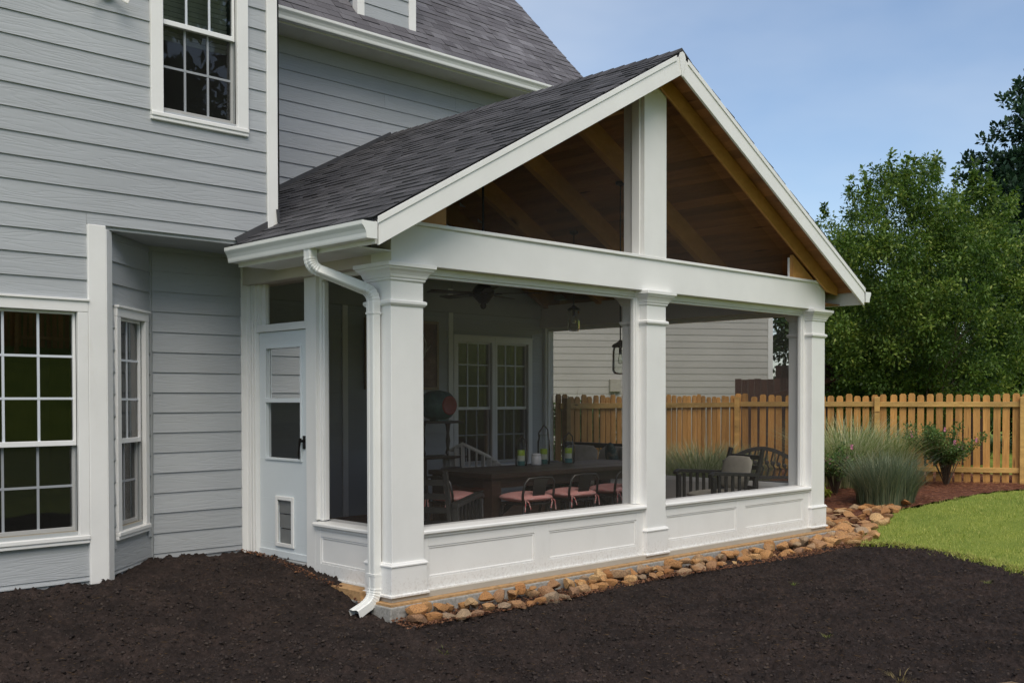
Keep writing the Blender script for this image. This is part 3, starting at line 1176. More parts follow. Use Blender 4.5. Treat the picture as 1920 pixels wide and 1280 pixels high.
MS = 1.05
RX0, RX1 = -.0, 6.74
RIDY = 8.6
def mrz(y):
    return EZ + .165 + MS * (y - (EY - .06))
pr = [(EY - .06, mrz(EY - .06)), (RIDY, mrz(RIDY)), (2 * RIDY - EY + .06, mrz(EY - .06)), (2 * RIDY - EY + .06, mrz(EY - .06) - .1), (RIDY, mrz(RIDY) - .12), (EY - .06, mrz(EY - .06) - .03)]
mroof = obj('main_roof', MB().prism(pr, lambda u, v, t: (t, u, v), RX0, RX1), shm, house, fix=True)
shingles(mroof, (RX0, EY - .07, mrz(EY - .07)), (1, 0, 0), (0, 1, MS), RX1 - RX0 + .02, 5.2, shm, 3,
         inside=lambda c: not (2.62 < c.x < 3.44 and c.y > 4.12))
obj('gable_wall', MB().prism([(YU, 3), (2 * RIDY - YU, 3), (2 * RIDY - YU, mrz(YU) - .15), (RIDY, mrz(RIDY) - .2), (YU, mrz(YU) - .15)], lambda u, v, t: (t, u, v), 6.33, 6.47), soffitgrey, house, fix=True)
obj('rake_fascia', MB().prism([(EY - .05, mrz(EY - .05) - .16), (RIDY, mrz(RIDY) - .18), (RIDY, mrz(RIDY) - .02), (EY - .05, mrz(EY - .05) - .02)], lambda u, v, t: (t, u, v), RX1 - .03, RX1 - .002), white, house, fix=True)

# dormer on the main roof
DX0, DX1, DY = 2.60, 3.46, 4.09
dz0 = mrz(DY) - .05
dm = obj('dormer', MB().prism([(DY, dz0 - .05), (DY, 8.2), (DY + 2.0, 8.2)], lambda u, v, t: (t, u, v), DX0 + .004, DX1 - .004), soffitgrey, house, fix=True)
FD = ((0, DY), (1, 0), (0, -1))
boards(dm, FD, DX0 + .085, DX1 - .09, dz0 + .02, 7.9, dz0 + .02, .178, sid)
FDs = ((DX0, DY), (0, 1), (-1, 0))
boards(dm, FDs, .0, 1.7, dz0 + .02, 7.9, dz0 + .06, .178, sid_d, clip=lambda s0, s1, zl, zh: [(s0, min(s1, (zl - dz0) / MS + .12))] if (zl - dz0) / MS + .12 > .05 else [])
obj('corner_board', MB().fbox(FD, DX0 - .02, DX0 + .085, -.08, .024, dz0, 8), white, dm, bev=.003)
obj('corner_board', MB().fbox(FD, DX1 - .09, DX1 + .02, -.08, .024, dz0, 8), white, dm, bev=.003)
obj('dormer_roof', MB().prism([(DX0 - .2, 8.0), ((DX0 + DX1) / 2, 8.5), (DX1 + .2, 8.0), (DX1 + .2, 8.08), ((DX0 + DX1) / 2, 8.6), (DX0 - .2, 8.08)], lambda u, v, t: (u, t, v), DY - .2, DY + 2.4), shm, dm, fix=True)

# twin security light under the upper edge of the picture
fl = thing('floodlight', 'white twin head security floodlight on the grey siding', 'floodlight', (-1.5, YA - .02, 4.70))
obj('base_plate', MB().lathe([(0.001, 0), (.055, 0), (.055, .02), (.03, .03), (0.001, .03)], seg=20, fn=lambda p: (p[0], -p[2], p[1])), oldwhite, fl, smooth=False)
for sx in (-1, 1):
    obj('lamp_head', MB().lathe([(.001, 0), (.026, 0), (.03, .03), (.045, .07), (.05, .11), (.046, .115), (.038, .09), (.001, .085)], seg=18,
        fn=lambda p, s=sx: (s * (.055 + p[2] * .55 + p[0] * .25), -.05 - p[2] * .75 + p[1] * .3, .0 - p[2] * .45 + p[0] * .9 + p[1] * .3)), oldwhite, fl, smooth=True)
    obj('arm', MB().tube([(0, -.02, 0), (sx * .03, -.045, .0), (sx * .065, -.06, -.005)], .012, 8), oldwhite, fl)

# ------------------------------------------------------------------ screened porch
porch = thing('screened_porch', 'white gabled screened porch with charcoal shingle roof', 'porch')
W_, ZB1, ZB2, ZP = 6.485, 2.592, 2.933, .249
CW = .318
cols_x = [(0, .318), (3.113, 3.411), (6.193, 6.485)]

slab = obj('slab', MB().box(-.09, W_ + .10, -.10, YL, -.4, -.062), concrete, porch, bev=.01)
obj('clay_ledge', MB().box(-.075, W_ + .085, -.085, .3, -.061, -.045), clayledge, slab)
obj('clay_ledge', MB().box(-.085, .3, .3, 2.3, -.3, .01), clayledge, slab)
obj('floor', MB().box(.2, 6.3, .2, YL, -.06, .05), floorm, porch)
obj('base_reveal', MB().box(-.012, W_ + .012, -.012, .2, -.044, .0), paint('reveal_shadow_grey', (.42, .39, .34), .7), porch)  # reveal strip with the shadow below the base trim put in as grey
obj('base_reveal', MB().box(.06, .2, .2, 2.29, -.03, .012), MATS['reveal_shadow_grey'], porch)


def ring(mb, x0, x1, y0, y1, prof):
    """square moulding round a post: prof = [(projection, z)...] closed by the post itself"""
    n = len(prof)
    o = len(mb.v)
    for p, z in prof:
        for (x, y) in ((x0 - p, y0 - p), (x1 + p, y0 - p), (x1 + p, y1 + p), (x0 - p, y1 + p)):
            mb.v.append((x, y, z))
    for i in range(n - 1):
        for k in range(4):
            a, b = o + i * 4 + k, o + i * 4 + (k + 1) % 4
            mb.f.append((a, b, b + 4, a + 4))
    mb.f.append((o + 3, o + 2, o + 1, o))
    e = o + (n - 1) * 4
    mb.f.append((e, e + 1, e + 2, e + 3))
    return mb


for (x0, x1) in cols_x:
    y0, y1 = 0, CW
    c = obj('column', MB().box(x0, x1, y0, y1, .0, ZB1 - .001), white, porch, bev=.004)
    obj('plinth', ring(MB(), x0, x1, y0, y1, [(.018, .002), (.018, .228)]), white, c, bev=.003)
    obj('base_shoe', ring(MB(), x0, x1, y0, y1, [(.034, -.008), (.034, .008), (.026, .014)]), white, c, bev=.002)
    obj('plinth_moulding', ring(MB(), x0, x1, y0, y1, [(.026, .228), (.026, .240), (.018, .246), (.012, .258)]), white, c, bev=.002)
    obj('neck_band', ring(MB(), x0, x1, y0, y1, [(.008, 2.262), (.016, 2.272), (.022, 2.280), (.022, 2.300), (.006, 2.308)]), white, c, bev=.002)
    obj('capital', ring(MB(), x0, x1, y0, y1, [(.006, 2.455), (.014, 2.463), (.014, 2.478), (.022, 2.482), (.028, 2.502), (.042, 2.525), (.062, 2.543), (.066, 2.556), (.078, 2.560), (.078, 2.5905)]), white, c, bev=.002)

# beams
fb = obj('front_beam', MB().box(0.0, W_ - .0, -.002, .26, ZB1, ZB2 - .03), white, porch, bev=.004)
obj('beam_cap', MB().box(.0, W_ + .004, -.022, .27, ZB2 - .03, ZB2), white, fb, bev=.005)
obj('side_beam', MB().box(.012, .27, .261, YN - .002, ZB1 - .003, ZB2 - .02), shaded_beam, porch)
obj('side_beam', MB().box(6.21, 6.473, .261, YL - .02, ZB1 - .003, ZB2 - .02), shaded_beam, porch)
obj('inner_frieze', MB().box(.3, 6.2, YL - .06, YL - .022, 2.72, 2.93), soffitgrey, porch)


def frame_rect(mb, fr, a0, a1, z0, z1, w_, n0, n1, bottom=True):
    mb.fbox(fr, a0, a0 + w_, n0, n1, z0, z1)
    mb.fbox(fr, a1 - w_, a1, n0, n1, z0, z1)
    mb.fbox(fr, a0 + w_, a1 - w_, n0, n1, z1 - w_, z1)
    if bottom:
        mb.fbox(fr, a0 + w_, a1 - w_, n0, n1, z0, z0 + w_)
    return mb


def screen_panel(parent, fr, poly, n, name='screen'):
    """thin woven mesh stretched in its frame; poly in (a,z)"""
    k = len(poly)
    v = [fpt(fr, a, n, z) for a, z in poly]
    return obj(name, MB().add(v, [tuple(range(k))]), mesh_m, parent)


FF = ((0, 0), (1, 0), (0, -1))           # front
FS = ((.10, 0), (0, -1), (-1, 0))        # door side: along = -y
FR = ((6.40, 0), (0, 1), (1, 0))         # right side


def low_wall(fr, a0, a1, panels, ztop, z0=.0, name='knee_wall', nf=-.03, thick=.13, zp=(.10, .352)):
    """panelled knee wall: a recessed field with rails and stiles standing proud"""
    wl = obj(name, MB().fbox(fr, a0, a1, nf - thick, nf - .016, z0, ztop), white, porch)
    edges = [a0] + [x for p in panels for x in p] + [a1]
    for i in range(0, len(edges), 2):
        obj('stile', MB().fbox(fr, edges[i], edges[i + 1], nf - .016, nf, z0, ztop), white, wl, bev=.002)
    for p in panels:
        obj('rail', MB().fbox(fr, p[0], p[1], nf - .016, nf - .0005, z0, zp[0]), white, wl, bev=.002)
        obj('rail', MB().fbox(fr, p[0], p[1], nf - .016, nf - .0005, zp[1], ztop), white, wl, bev=.002)
        mm = frame_rect(MB(), fr, p[0] + .001, p[1] - .001, zp[0] + .001, zp[1] - .001, .016, nf - .0155, nf - .006)
        obj('panel_moulding', mm, white, wl, bev=.003)
        obj('panel', MB().fbox(fr, p[0] + .017, p[1] - .017, nf - .0158, nf - .0125, zp[0] + .017, zp[1] - .017), white, wl)
    obj('base_shoe', MB().fbox(fr, a0, a1, nf, nf + .012, z0 - .006, z0 + .012), white, wl, bev=.002)
    sl = MB().prism([(nf - .17, ztop), (nf + .028, ztop), (nf + .036, ztop + .008), (nf + .036, ztop + .024), (nf + .028, ztop + .034), (nf - .17, ztop + .05)],
                    lambda n, z, t: fpt(fr, t, n, z), a0 + .001, a1 - .001)
    obj('sill', sl, white, wl, fix=True, bev=.003)
    ap = MB().fbox(fr, a0 + .002, a1 - .002, nf, nf + .014, ztop - .022, ztop - .0005)
    obj('sill_apron', ap, white, wl, bev=.002)
    return wl


SN = -.135                               # depth of the mesh behind the front face
low_wall(FF, .318, 3.113, [(.385, 1.59), (1.77, 2.99)], .452)
low_wall(FF, 3.411, 6.193, [(3.465, 4.69), (4.86, 6.06)], .452)
for (a0, a1) in ((.318, 3.113), (3.411, 6.193)):
    fr_ = frame_rect(MB(), FF, a0 + .001, a1 - .001, .497, ZB1 - .001, .055, -.155, -.09, bottom=False)
    f1 = obj('screen_frame', fr_, white, porch, bev=.003)
    fr_ = MB()
    fr_.fbox(FF, a0 + .056, a0 + .078, -.15, -.105, .499, ZB1 - .057)
    fr_.fbox(FF, a1 - .078, a1 - .056, -.15, -.105, .499, ZB1 - .057)
    fr_.fbox(FF, a0 + .078, a1 - .078, -.15, -.105, ZB1 - .078, ZB1 - .057)
    obj('screen_stop', fr_, white, f1, bev=.003)
    screen_panel(f1, FF, [(a0 + .06, .495), (a1 - .06, .495), (a1 - .06, ZB1 - .06), (a0 + .06, ZB1 - .06)], SN)
    ib = obj('inner_sill', MB().fbox(FF, a0, a1, -.30, -.201, .46, .485), white, porch)

# ----- gable end
GX0, GX1 = .577, 5.75
def cz_(x, off):                          # height `off` below the roof deck
    return ROOF_TOP - SL * abs(x - XC) - off
gs = [(GX0, ZB2 + .002), (GX1 + .16, ZB2 + .002), (GX1 + .16, cz_(GX1 + .16, .42)), (XC, cz_(XC, .42)), (GX0, cz_(GX0, .42))]
kp = obj('king_post', MB().box(3.06, 3.405, -.012, .125, ZB2 + .0005, cz_(3.405, .14)), white, porch, bev=.004)
obj('inner_post', MB().box(3.06, 3.40, .135, .25, ZB2 + .0008, cz_(3.40, .14)), white, kp)
for dx in (.0,):
    obj('edge_bead', MB().box(3.03 - dx, 3.052 - dx, .03 + dx, .125, ZB2 + .0008, cz_(3.03, .16)), white, kp, bev=.003)
    obj('edge_bead', MB().box(3.413 + dx, 3.435 + dx, .03 + dx, .125, ZB2 + .0008, cz_(3.44, .16)), white, kp, bev=.003)
screen_panel(kp, FF, [(GX0, ZB2 + .001), (3.24, ZB2 + .001), (3.24, cz_(3.24, .25)), (GX0, cz_(GX0, .25))], -.13)
screen_panel(kp, FF, [(3.25, ZB2 + .001), (GX1, ZB2 + .001), (GX1, cz_(GX1, .25)), (3.25, cz_(3.25, .25))], -.13)
for x0, x1 in ((GX0 - .018, GX0 + .0), (GX1 - .0, GX1 + .018)):
    obj('gable_stop', MB().box(x0, x1, .042, .06, ZB2 + .0006, cz_(x0, .32)), white, kp)


def rafter(name, y0, y1, off0, off1, m=rafter_m, x_end=.22, parent=None):
    for s in (-1, 1):
        xe = XC + s * (XC + x_end)
        pr = [(XC + s * .002, cz_(XC, off0)), (XC + s * .002, cz_(XC, off1)), (xe, cz_(xe, off1)), (xe, cz_(xe, off0))]
        if x_end > .1:
            # plumb-cut tail
            xb = XC + s * (XC - .02)
            pr = [(XC + s * .002, cz_(XC, off0)), (XC + s * .002, cz_(XC, off1)), (xb, cz_(xb, off1)), (xe, cz_(xe, off1) + .10), (xe, cz_(xe, off0))]
        obj(name, MB().prism(pr, lambda u, v, t: (u, t, v), y0, y1), m, parent or porch, fix=True, bev=.004)


rafter('rafter', -.052, -.024, .088, .275, x_end=.21)
for yy in (1.15, 2.25, 3.35, 4.4):
    rafter('rafter', yy, yy + .09, .088, .36, x_end=-.03)
obj('ridge_beam', MB().box(XC - .045, XC + .045, .12, YL - .01, cz_(XC, .44), cz_(XC, .11)), rafter_m, porch)
for s in (-1, 1):
    x0, x1 = (.27, GX0 - .019) if s < 0 else (GX1 + .019, 6.22)
    x0b, x1b = (x0, x1)
    pr = [(x0, ZB2 + .001), (x1, ZB2 + .001), (x1, cz_(x1, .28)), (x0, cz_(x0, .28) if cz_(x0, .28) > ZB2 + .02 else ZB2 + .02)]
    obj('blocking', MB().prism(pr, lambda u, v, t: (u, t, v), .0, .04), rafter_m, porch, fix=True)

# tongue-and-groove ceiling, seen under the rake and through the gable
pitch_len = math.hypot(1, SL)
bwid = .132
for s in (-1, 1):
    x = .0
    i = 0
    while x < XC + .30:
        xa, xb_ = x + .002, min(x + bwid / pitch_len, XC + .31)
        X0, X1 = XC + s * xa, XC + s * xb_
        jit = random.uniform(0, .002)
        pr = [(X0, cz_(X0, .086 + jit)), (X1, cz_(X1, .086 + jit)), (X1, cz_(X1, .064)), (X0, cz_(X0, .064))]
        cut = random.uniform(.8, 3.6)
        for y0, y1 in ((-.298, cut), (cut + .002, YL - .002)):
            if max(X0, X1) < .03:
                if y0 > 1:
                    continue
                y1 = YA - .004
            obj('ceiling_board', MB().prism(pr, lambda u, v, t: (u, t, v), y0, y1), pine, porch, fix=True)
        x += bwid / pitch_len

# roof deck, rake boards, eaves
RY0 = -.30
XE = -.385                                # eave line on the left
proof = None
for s in (-1, 1):
    xe = XC + s * (XC - XE)
    yb = YL
    pr = [(XC, cz_(XC, .0)), (xe, cz_(xe, 0)), (xe, cz_(xe, .06)), (XC, cz_(XC, .06))]
    if s < 0:
        pr0 = [(.004, cz_(.004, 0)), (xe, cz_(xe, 0)), (xe, cz_(xe, .06)), (.004, cz_(.004, .06))]
        pr = [(XC, cz_(XC, .0)), (.004, cz_(.004, 0)), (.004, cz_(.004, .06)), (XC, cz_(XC, .06))]
    d = obj('porch_roof', MB().prism(pr, lambda u, v, t: (u, t, v), RY0 + .002, YU + .1), shp, porch, fix=True)
    if s < 0:
        obj('roof_edge', MB().prism(pr0, lambda u, v, t: (u, t, v), RY0 + .002, YA - .004), shp, d, fix=True)
    slope = math.hypot(XC - XE, SL * (XC - XE))
    O = (xe - s * -.0, YU + .0 if s < 0 else RY0 - .028, cz_(xe, 0) + .0)
    if s < 0:
        xo = xe - .02
        shingles(d, (xo, YU + .005, cz_(xo, 0)), (0, -1, 0), (1, 0, SL), YU - RY0 + .033, slope + .0, shp, 21,
                 inside=lambda c: not (c.x < -.03 and c.y > YA - .02), n_obj=300)
    else:
        xo = xe + .02
        shingles(d, (xo, RY0 - .028, cz_(xo, 0)), (0, 1, 0), (-1, 0, SL), YU - RY0 + .03, slope, shp, 22, n_obj=0)
    # ridge caps
    if s < 0:
        y = RY0 - .025
        while y < YU - .05:
            mb = MB()
            h = .15
            z0_, zt = cz_(XC, 0), .020
            mb.add([(XC - h, y, z0_ - SL * h + .014), (XC, y, z0_ + zt + .012), (XC + h, y, z0_ - SL * h + .014),
                    (XC - h, y + .2, z0_ - SL * h + .008), (XC, y + .2, z0_ + zt), (XC + h, y + .2, z0_ - SL * h + .008),
                    (XC - h, y, z0_ - SL * h + .002), (XC, y, z0_ + .004), (XC + h, y, z0_ - SL * h + .002)],
                   [(0, 1, 4, 3), (1, 2, 5, 4), (6, 7, 1, 0), (7, 8, 2, 1)])
            obj('ridge_cap', mb, shp, d)
            y += .145
    # rake fascia: wide board and a drip strip above it
    def para(x0, x1, o0, o1):
        return [(x0, cz_(x0, o0)), (x1, cz_(x1, o0)), (x1, cz_(x1, o1)), (x0, cz_(x0, o1))]
    xin = XC + s * .001
    xout = XC + s * (XC - XE - .034)
    rk = obj('rake_board', MB().prism([(xin, cz_(xin, .225)), (xout, cz_(xout, .225)), (xout, cz_(xout, .04)), (xin, cz_(xin, .04))], lambda u, v, t: (u, t, v), RY0 - .026, RY0), white, porch, fix=True, bev=.003)
    obj('drip_strip', MB().prism(para(XC + s * .09, XC + s * (XC - XE - .02), .012, .062), lambda u, v, t: (u, t, v), RY0 - .036, RY0 - .027), white, rk, fix=True, bev=.002)
    # eave: fascia board, soffit and gutter
    xf = XC + s * (XC - XE - .035)
    yb = YA - .003 if s < 0 else YL
    obj('eave_fascia', MB().box(min(xf, xf + s * .022), max(xf, xf + s * .022), RY0 + .001, yb, cz_(xf, .215), cz_(xf, .05)), white, porch, bev=.003)
    xin2 = XC + s * (XC - .0)
    obj('eave_soffit', MB().box(min(xf, xin2) + .001, max(xf, xin2) + .011, -.001, yb, cz_(xf, .205), cz_(xf, .195)), pine if s > 0 else white, porch)
    gx = xf + s * .024
    gutter(porch, (lambda u, v, t, s=s, gx=gx: (gx + s * u, t, cz_(xf, .185) + v)), RY0 - .03, yb + (.05 if s < 0 else 0) * 0)
pk = MB().prism([(XC - .052, cz_(XC, .062)), (XC - .002, cz_(XC, .245)), (XC + .002, cz_(XC, .245)), (XC + .052, cz_(XC, .062)), (XC + .03, cz_(XC, .02)), (XC, cz_(XC, .006)), (XC - .03, cz_(XC, .02))],
                lambda u, v, t: (u, t, v), RY0 - .034, RY0 - .0262)
obj('peak_block', pk, white, porch, fix=True)

# flashing where the roof meets the walls
flash = plain('flashing_grey', (.055, .055, .06), .6, .0)
def roofpt(x, y, up_=.0):
    return (x, y, cz_(x, 0) + up_)
obj('flashing', MB().bar(roofpt(1.30, YU - .022, .03), roofpt(3.20, YU - .022, .03), .012, .05), flash, porch)
obj('flashing', MB().bar(roofpt(-.40, YA - .022, .035), roofpt(.0, YA - .022, .035), .010, .06), flash, porch)
obj('flashing', MB().bar(roofpt(.0, YA - .05, .01), roofpt(-.005, YA - .034, .13), .03, .010), flash, porch)

# ----- right side: knee wall, mesh and frame
low_wall(FR, CW, YL - .02, [(.5, 2.2), (2.45, 4.2)], .452, nf=.06, thick=.13, name='knee_wall')
f2 = obj('screen_frame', frame_rect(MB(), FR, CW + .001, YL - .021, .497, ZB1 - .004, .05, -.06, .0, bottom=False), white, porch, bev=.003)
screen_panel(f2, FR, [(CW, .49), (YL - .03, .49), (YL - .03, ZB1), (CW, ZB1)], -.03)
obj('inner_panel', MB().box(6.285, 6.318, CW + .01, YL - .04, .05, .45), paint('shaded_inner_wall_paint', (.62, .62, .61), .5), porch)  # inner side of the knee wall, its shade put into a greyer paint

# ----- door side
# along the frame FS, a = -y
dp = MB()
dp.box(.085, .2, 1.195, 1.336, .0, ZB1 - .004)
post = obj('door_post', dp, white, porch, bev=.004)
obj('post_bead', MB().box(.075, .2, 1.16, 1.1945, .5, ZB1 - .004), white, post, bev=.004)
cs = MB()
cs.box(.07, .2, 2.158, 2.299, .05, ZB1 - .004)
cas = obj('door_casing', cs, white, porch, bev=.004)
obj('casing_bead', MB().box(.054, .069, 2.178, 2.196, .05, ZB1 - .006), white, cas, bev=.004)
obj('casing_bead', MB().box(.054, .069, 2.225, 2.299, .05, ZB1 - .006), white, cas, bev=.004)
obj('corner_board', MB().box(-.002, .0995, YN - .024, YN + .0, .08, ZB2 - .03), white, cas, bev=.003)
low_wall(((.085, 0), (0, -1), (-1, 0)), -1.195, -CW, [(-1.12, -.40)], .445, z0=.012, nf=.0, thick=.1, zp=(.13, .36))
f3 = obj('screen_frame', frame_rect(MB(), FS, -1.159, -CW - .001, .492, ZB1 - .004, .035, -.06, -.01, bottom=False), white, porch, bev=.003)
obj('screen_stop', MB().box(.12, .165, 1.095, 1.123, .5, ZB1 - .06), white, f3, bev=.003)
screen_panel(f3, FS, [(-1.15, .49), (-CW, .49), (-CW, ZB1), (-1.15, ZB1)], -.055)
# transom over the door
tr_ = MB()
tr_.box(.085, .18, 1.337, 2.157, 2.150, 2.215)
tr_.box(.09, .18, 1.337, 1.365, 2.216, ZB1 - .004)
tr_.box(.09, .18, 2.115, 2.157, 2.216, ZB1 - .004)
f4 = obj('transom', tr_, white, porch, bev=.003)
obj('transom_stop', MB().box(.12, .16, 2.055, 2.114, 2.217, ZB1 - .004), white, f4)
screen_panel(f4, FS, [(-2.10, 2.216), (-1.36, 2.216), (-1.36, ZB1 - .005), (-2.10, ZB1 - .005)], -.045)
obj('threshold', MB().box(.04, .22, 1.337, 2.157, .06, .105), plain('aluminium_sill', (.5, .5, .5), .4, .6), porch)

# door leaf with glazed half and pet flap
dn = .112
y0, y1, z0, z1 = 1.342, 2.153, .108, 2.146
gy0, gy1, gz0, gz1b = 1.455, 2.03, 1.005, 1.995
py0, py1, pz0, pz1 = 1.60, 1.845, .235, .635
door_f = ((dn, 0), (0, 1), (-1, 0))
leaf = obj('door', wall_with_holes(MB(), door_f, y0, y1, -.045, 0, z0, z1, [(gy0, gy1, gz0, gz1b), (py0, py1, pz0, pz1)]), doorm, porch, bev=.002)
obj('glazing_bead', frame_rect(MB(), door_f, gy0 - .022, gy1 + .022, gz0 - .022, gz1b + .022, .024, .0005, .013), doorm, leaf, bev=.004)
obj('middle_bar', MB().fbox(door_f, gy0 + .001, gy1 - .001, -.03, .016, 1.505, 1.545), doorm, leaf, bev=.003)
for a, b in ((gz0 + .001, 1.504), (1.546, gz1b - .001)):
    P = lambda y, z: (dn + .02, y, z)
    obj('pane' if a > 1.2 else 'lower_screen', MB().add([P(gy0 + .002, a), P(gy1 - .002, a), P(gy1 - .002, b), P(gy0 + .002, b)], [(0, 1, 2, 3)]), winglass if a > 1.2 else mesh_m, leaf)
obj('pet_flap_frame', frame_rect(MB(), door_f, py0 - .028, py1 + .028, pz0 - .028, pz1 + .028, .036, .0005, .016), white, leaf, bev=.004)
fl_m = plain('smoky_flap', (.16, .165, .165), .35)
for i in range(3):
    a, b = pz0 + .006 + i * (pz1 - pz0) / 3, pz0 + (i + 1) * (pz1 - pz0) / 3 - .004
    fp = obj('pet_flap', MB().fbox(door_f, py0 + .006, py1 - .006, -.03, -.018 + .004 * i, a, b), fl_m, leaf)
obj('sweep', MB().fbox(door_f, y0 + .002, y1 - .002, .0005, .012, z0, z0 + .06), doorm, leaf, bev=.003)
hd = MB()
hd.tube([(dn - .002, 1.40, 1.17), (dn - .045, 1.40, 1.17)], .013, 10)
hd.tube([(dn - .045, 1.40, 1.195), (dn - .05, 1.404, 1.16), (dn - .05, 1.415, 1.10), (dn - .044, 1.43, 1.045), (dn - .035, 1.437, 1.01)], [.013, .013, .010, .008, .006], 8)
hd.fbox(door_f, 1.384, 1.416, .0005, .010, 1.10, 1.215)
obj('handle', hd, darkmetal, leaf, smooth=False)

# ----- downspout: outlet, two elbows, straight pipe, kick-out
def sweep_rect(path, sx, sy, corr=()):
    """rectangular pipe along a path in world space; the local width axes are fixed by the bend plane"""
    mb = MB()
    pts = [Vector(p) for p in path]
    rings = []
    for i, p in enumerate(pts):
        d = (pts[min(i + 1, len(pts) - 1)] - pts[max(i - 1, 0)]).normalized()
        side = Vector((0, 1, 0)) if abs(d.y) < .7 else Vector((1, 0, 0))
        bx = (side - d * side.dot(d)).normalized()
        by = d.cross(bx).normalized()
        k = 1.0 - (.07 if (i in corr and i % 2) else 0)
        r = []
        for (cx, cy) in ((-1, -.8), (-.8, -1), (-.3, -1), (-.3, -.9), (.3, -.9), (.3, -1), (.8, -1), (1, -.8), (1, .8), (.8, 1), (-.8, 1), (-1, .8)):
            r.append(p + bx * (sx / 2 * cx * k) + by * (sy / 2 * cy * k))
        rings.append(r)
    n_ = len(rings[0])
    for r in rings:
        mb.v += [tuple(p) for p in r]
    for i in range(len(rings) - 1):
        for j in range(n_):
            a, b = i * n_ + j, i * n_ + (j + 1) % n_
            mb.f.append((a, b, b + n_, a + n_))
    return mb


def arc(pts, rad, nseg):
    """round the corners of a polyline; returns points and the indices on bends"""
    pts = [Vector(p) for p in pts]
    out, bend = [pts[0]], set()
    for i in range(1, len(pts) - 1):
        a, b, c = pts[i - 1], pts[i], pts[i + 1]
        d0, d1 = (a - b).normalized(), (c - b).normalized()
        r = min(rad, (a - b).length * .48, (c - b).length * .48)
        p0, p1 = b + d0 * r, b + d1 * r
        for k in range(nseg + 1):
            t = k / nseg
            q = p0.lerp(b, t).lerp(b.lerp(p1, t), t)
            bend.add(len(out))
            out.append(q)
    out.append(pts[-1])
    return out, bend


DSX, DSY = -.047, .165
path, bend = arc([(-.42, .47, 2.715), (-.42, .47, 2.56), (DSX, DSY, 2.37), (DSX, DSY, 2.2)], .11, 12)
ds = obj('downspout', sweep_rect([(DSX, DSY, 2.26), (DSX, DSY, 1.2), (DSX, DSY, .10)], .098, .072), gutter_m, porch, fix=True, bev=.004)
obj('elbow', sweep_rect(path, .102, .076, bend), gutter_m, ds, fix=True)
path, bend = arc([(DSX, DSY, .17), (DSX, DSY, -.04), (DSX - .21, DSY - .03, -.12)], .13, 14)
obj('kick_out', sweep_rect(path, .104, .078, bend), gutter_m, ds, fix=True)
obj('collar', MB().box(DSX - .0395, DSX + .0395, DSY - .0525, DSY + .0525, .150, .172), gutter_m, ds, bev=.003)
obj('collar', MB().box(DSX - .0395, DSX + .0395, DSY - .0525, DSY + .0525, 2.195, 2.213), gutter_m, ds, bev=.003)

# ------------------------------------------------------------------ stone edging
stone_m, t_, b_ = newmat('river_stone')
oi_ = N(t_, 'ShaderNodeObjectInfo')
v_ = coords(t_, rand=True)
n_ = noise(t_, v_, 9, 7, .65)
c_ = ramp(t_, oi_.outputs['Random'], [(0, (0.353, 0.16, 0.0538)), (.2, (0.521, 0.286, 0.118)), (.4, (0.286, 0.168, 0.101)), (.55, (0.571, 0.302, 0.109)), (.7, (0.336, 0.252, 0.176)), (.85, (0.638, 0.42, 0.202)), (1, (0.454, 0.193, 0.0605))])
mm_ = N(t_, 'ShaderNodeMixRGB', blend_type='MULTIPLY')
mm_.inputs[0].default_value = 1
t_.links.new(c_, mm_.inputs[1])
t_.links.new(ramp(t_, n_, [(.28, (.34, .31, .29)), (.5, (.95, .92, .9)), (.75, (1.5, 1.4, 1.25))]), mm_.inputs[2])
t_.links.new(mm_.outputs[0], b_.inputs['Base Color'])
b_.inputs['Roughness'].default_value = .8
bump(t_, b_, n_, .8, .02)


def stone_mesh(seed):
    R = np.random.default_rng(seed)
    bm = bmesh.new()
    bmesh.ops.create_icosphere(bm, subdivisions=2, radius=1)
    # flatten random facets so that it reads as a split or tumbled cobble
    planes = [(Vector(R.normal(size=3)).normalized(), R.uniform(.38, .72)) for _ in range(R.integers(9, 14))]
    for v in bm.verts:
        for nrm, d in planes:
            s = v.co.dot(nrm)
            if s > d:
                v.co -= nrm * (s - d)
        v.co *= 1 + R.uniform(-.03, .03)
    for f in bm.faces:
        f.smooth = True
    me = bpy.data.meshes.new('stone')
    bm.to_mesh(me)
    bm.free()
    me.set_sharp_from_angle(angle=.42)
    me.materials.append(stone_m)
    return me


STONES = [stone_mesh(100 + i) for i in range(14)]
border = thing('stone_edging', 'tan and brown river stones edging the porch slab', 'stone edging')


def put_stone(x, y, z, l, w2, h, rz, R):
    o = bpy.data.objects.new('stone', STONES[R.randrange(len(STONES))])
    link(o, border)
    o.location = (x, y, z)
    o.scale = (l, w2, h)
    o.rotation_euler = (R.uniform(-.3, .3), R.uniform(-.3, .3), rz)
    return o


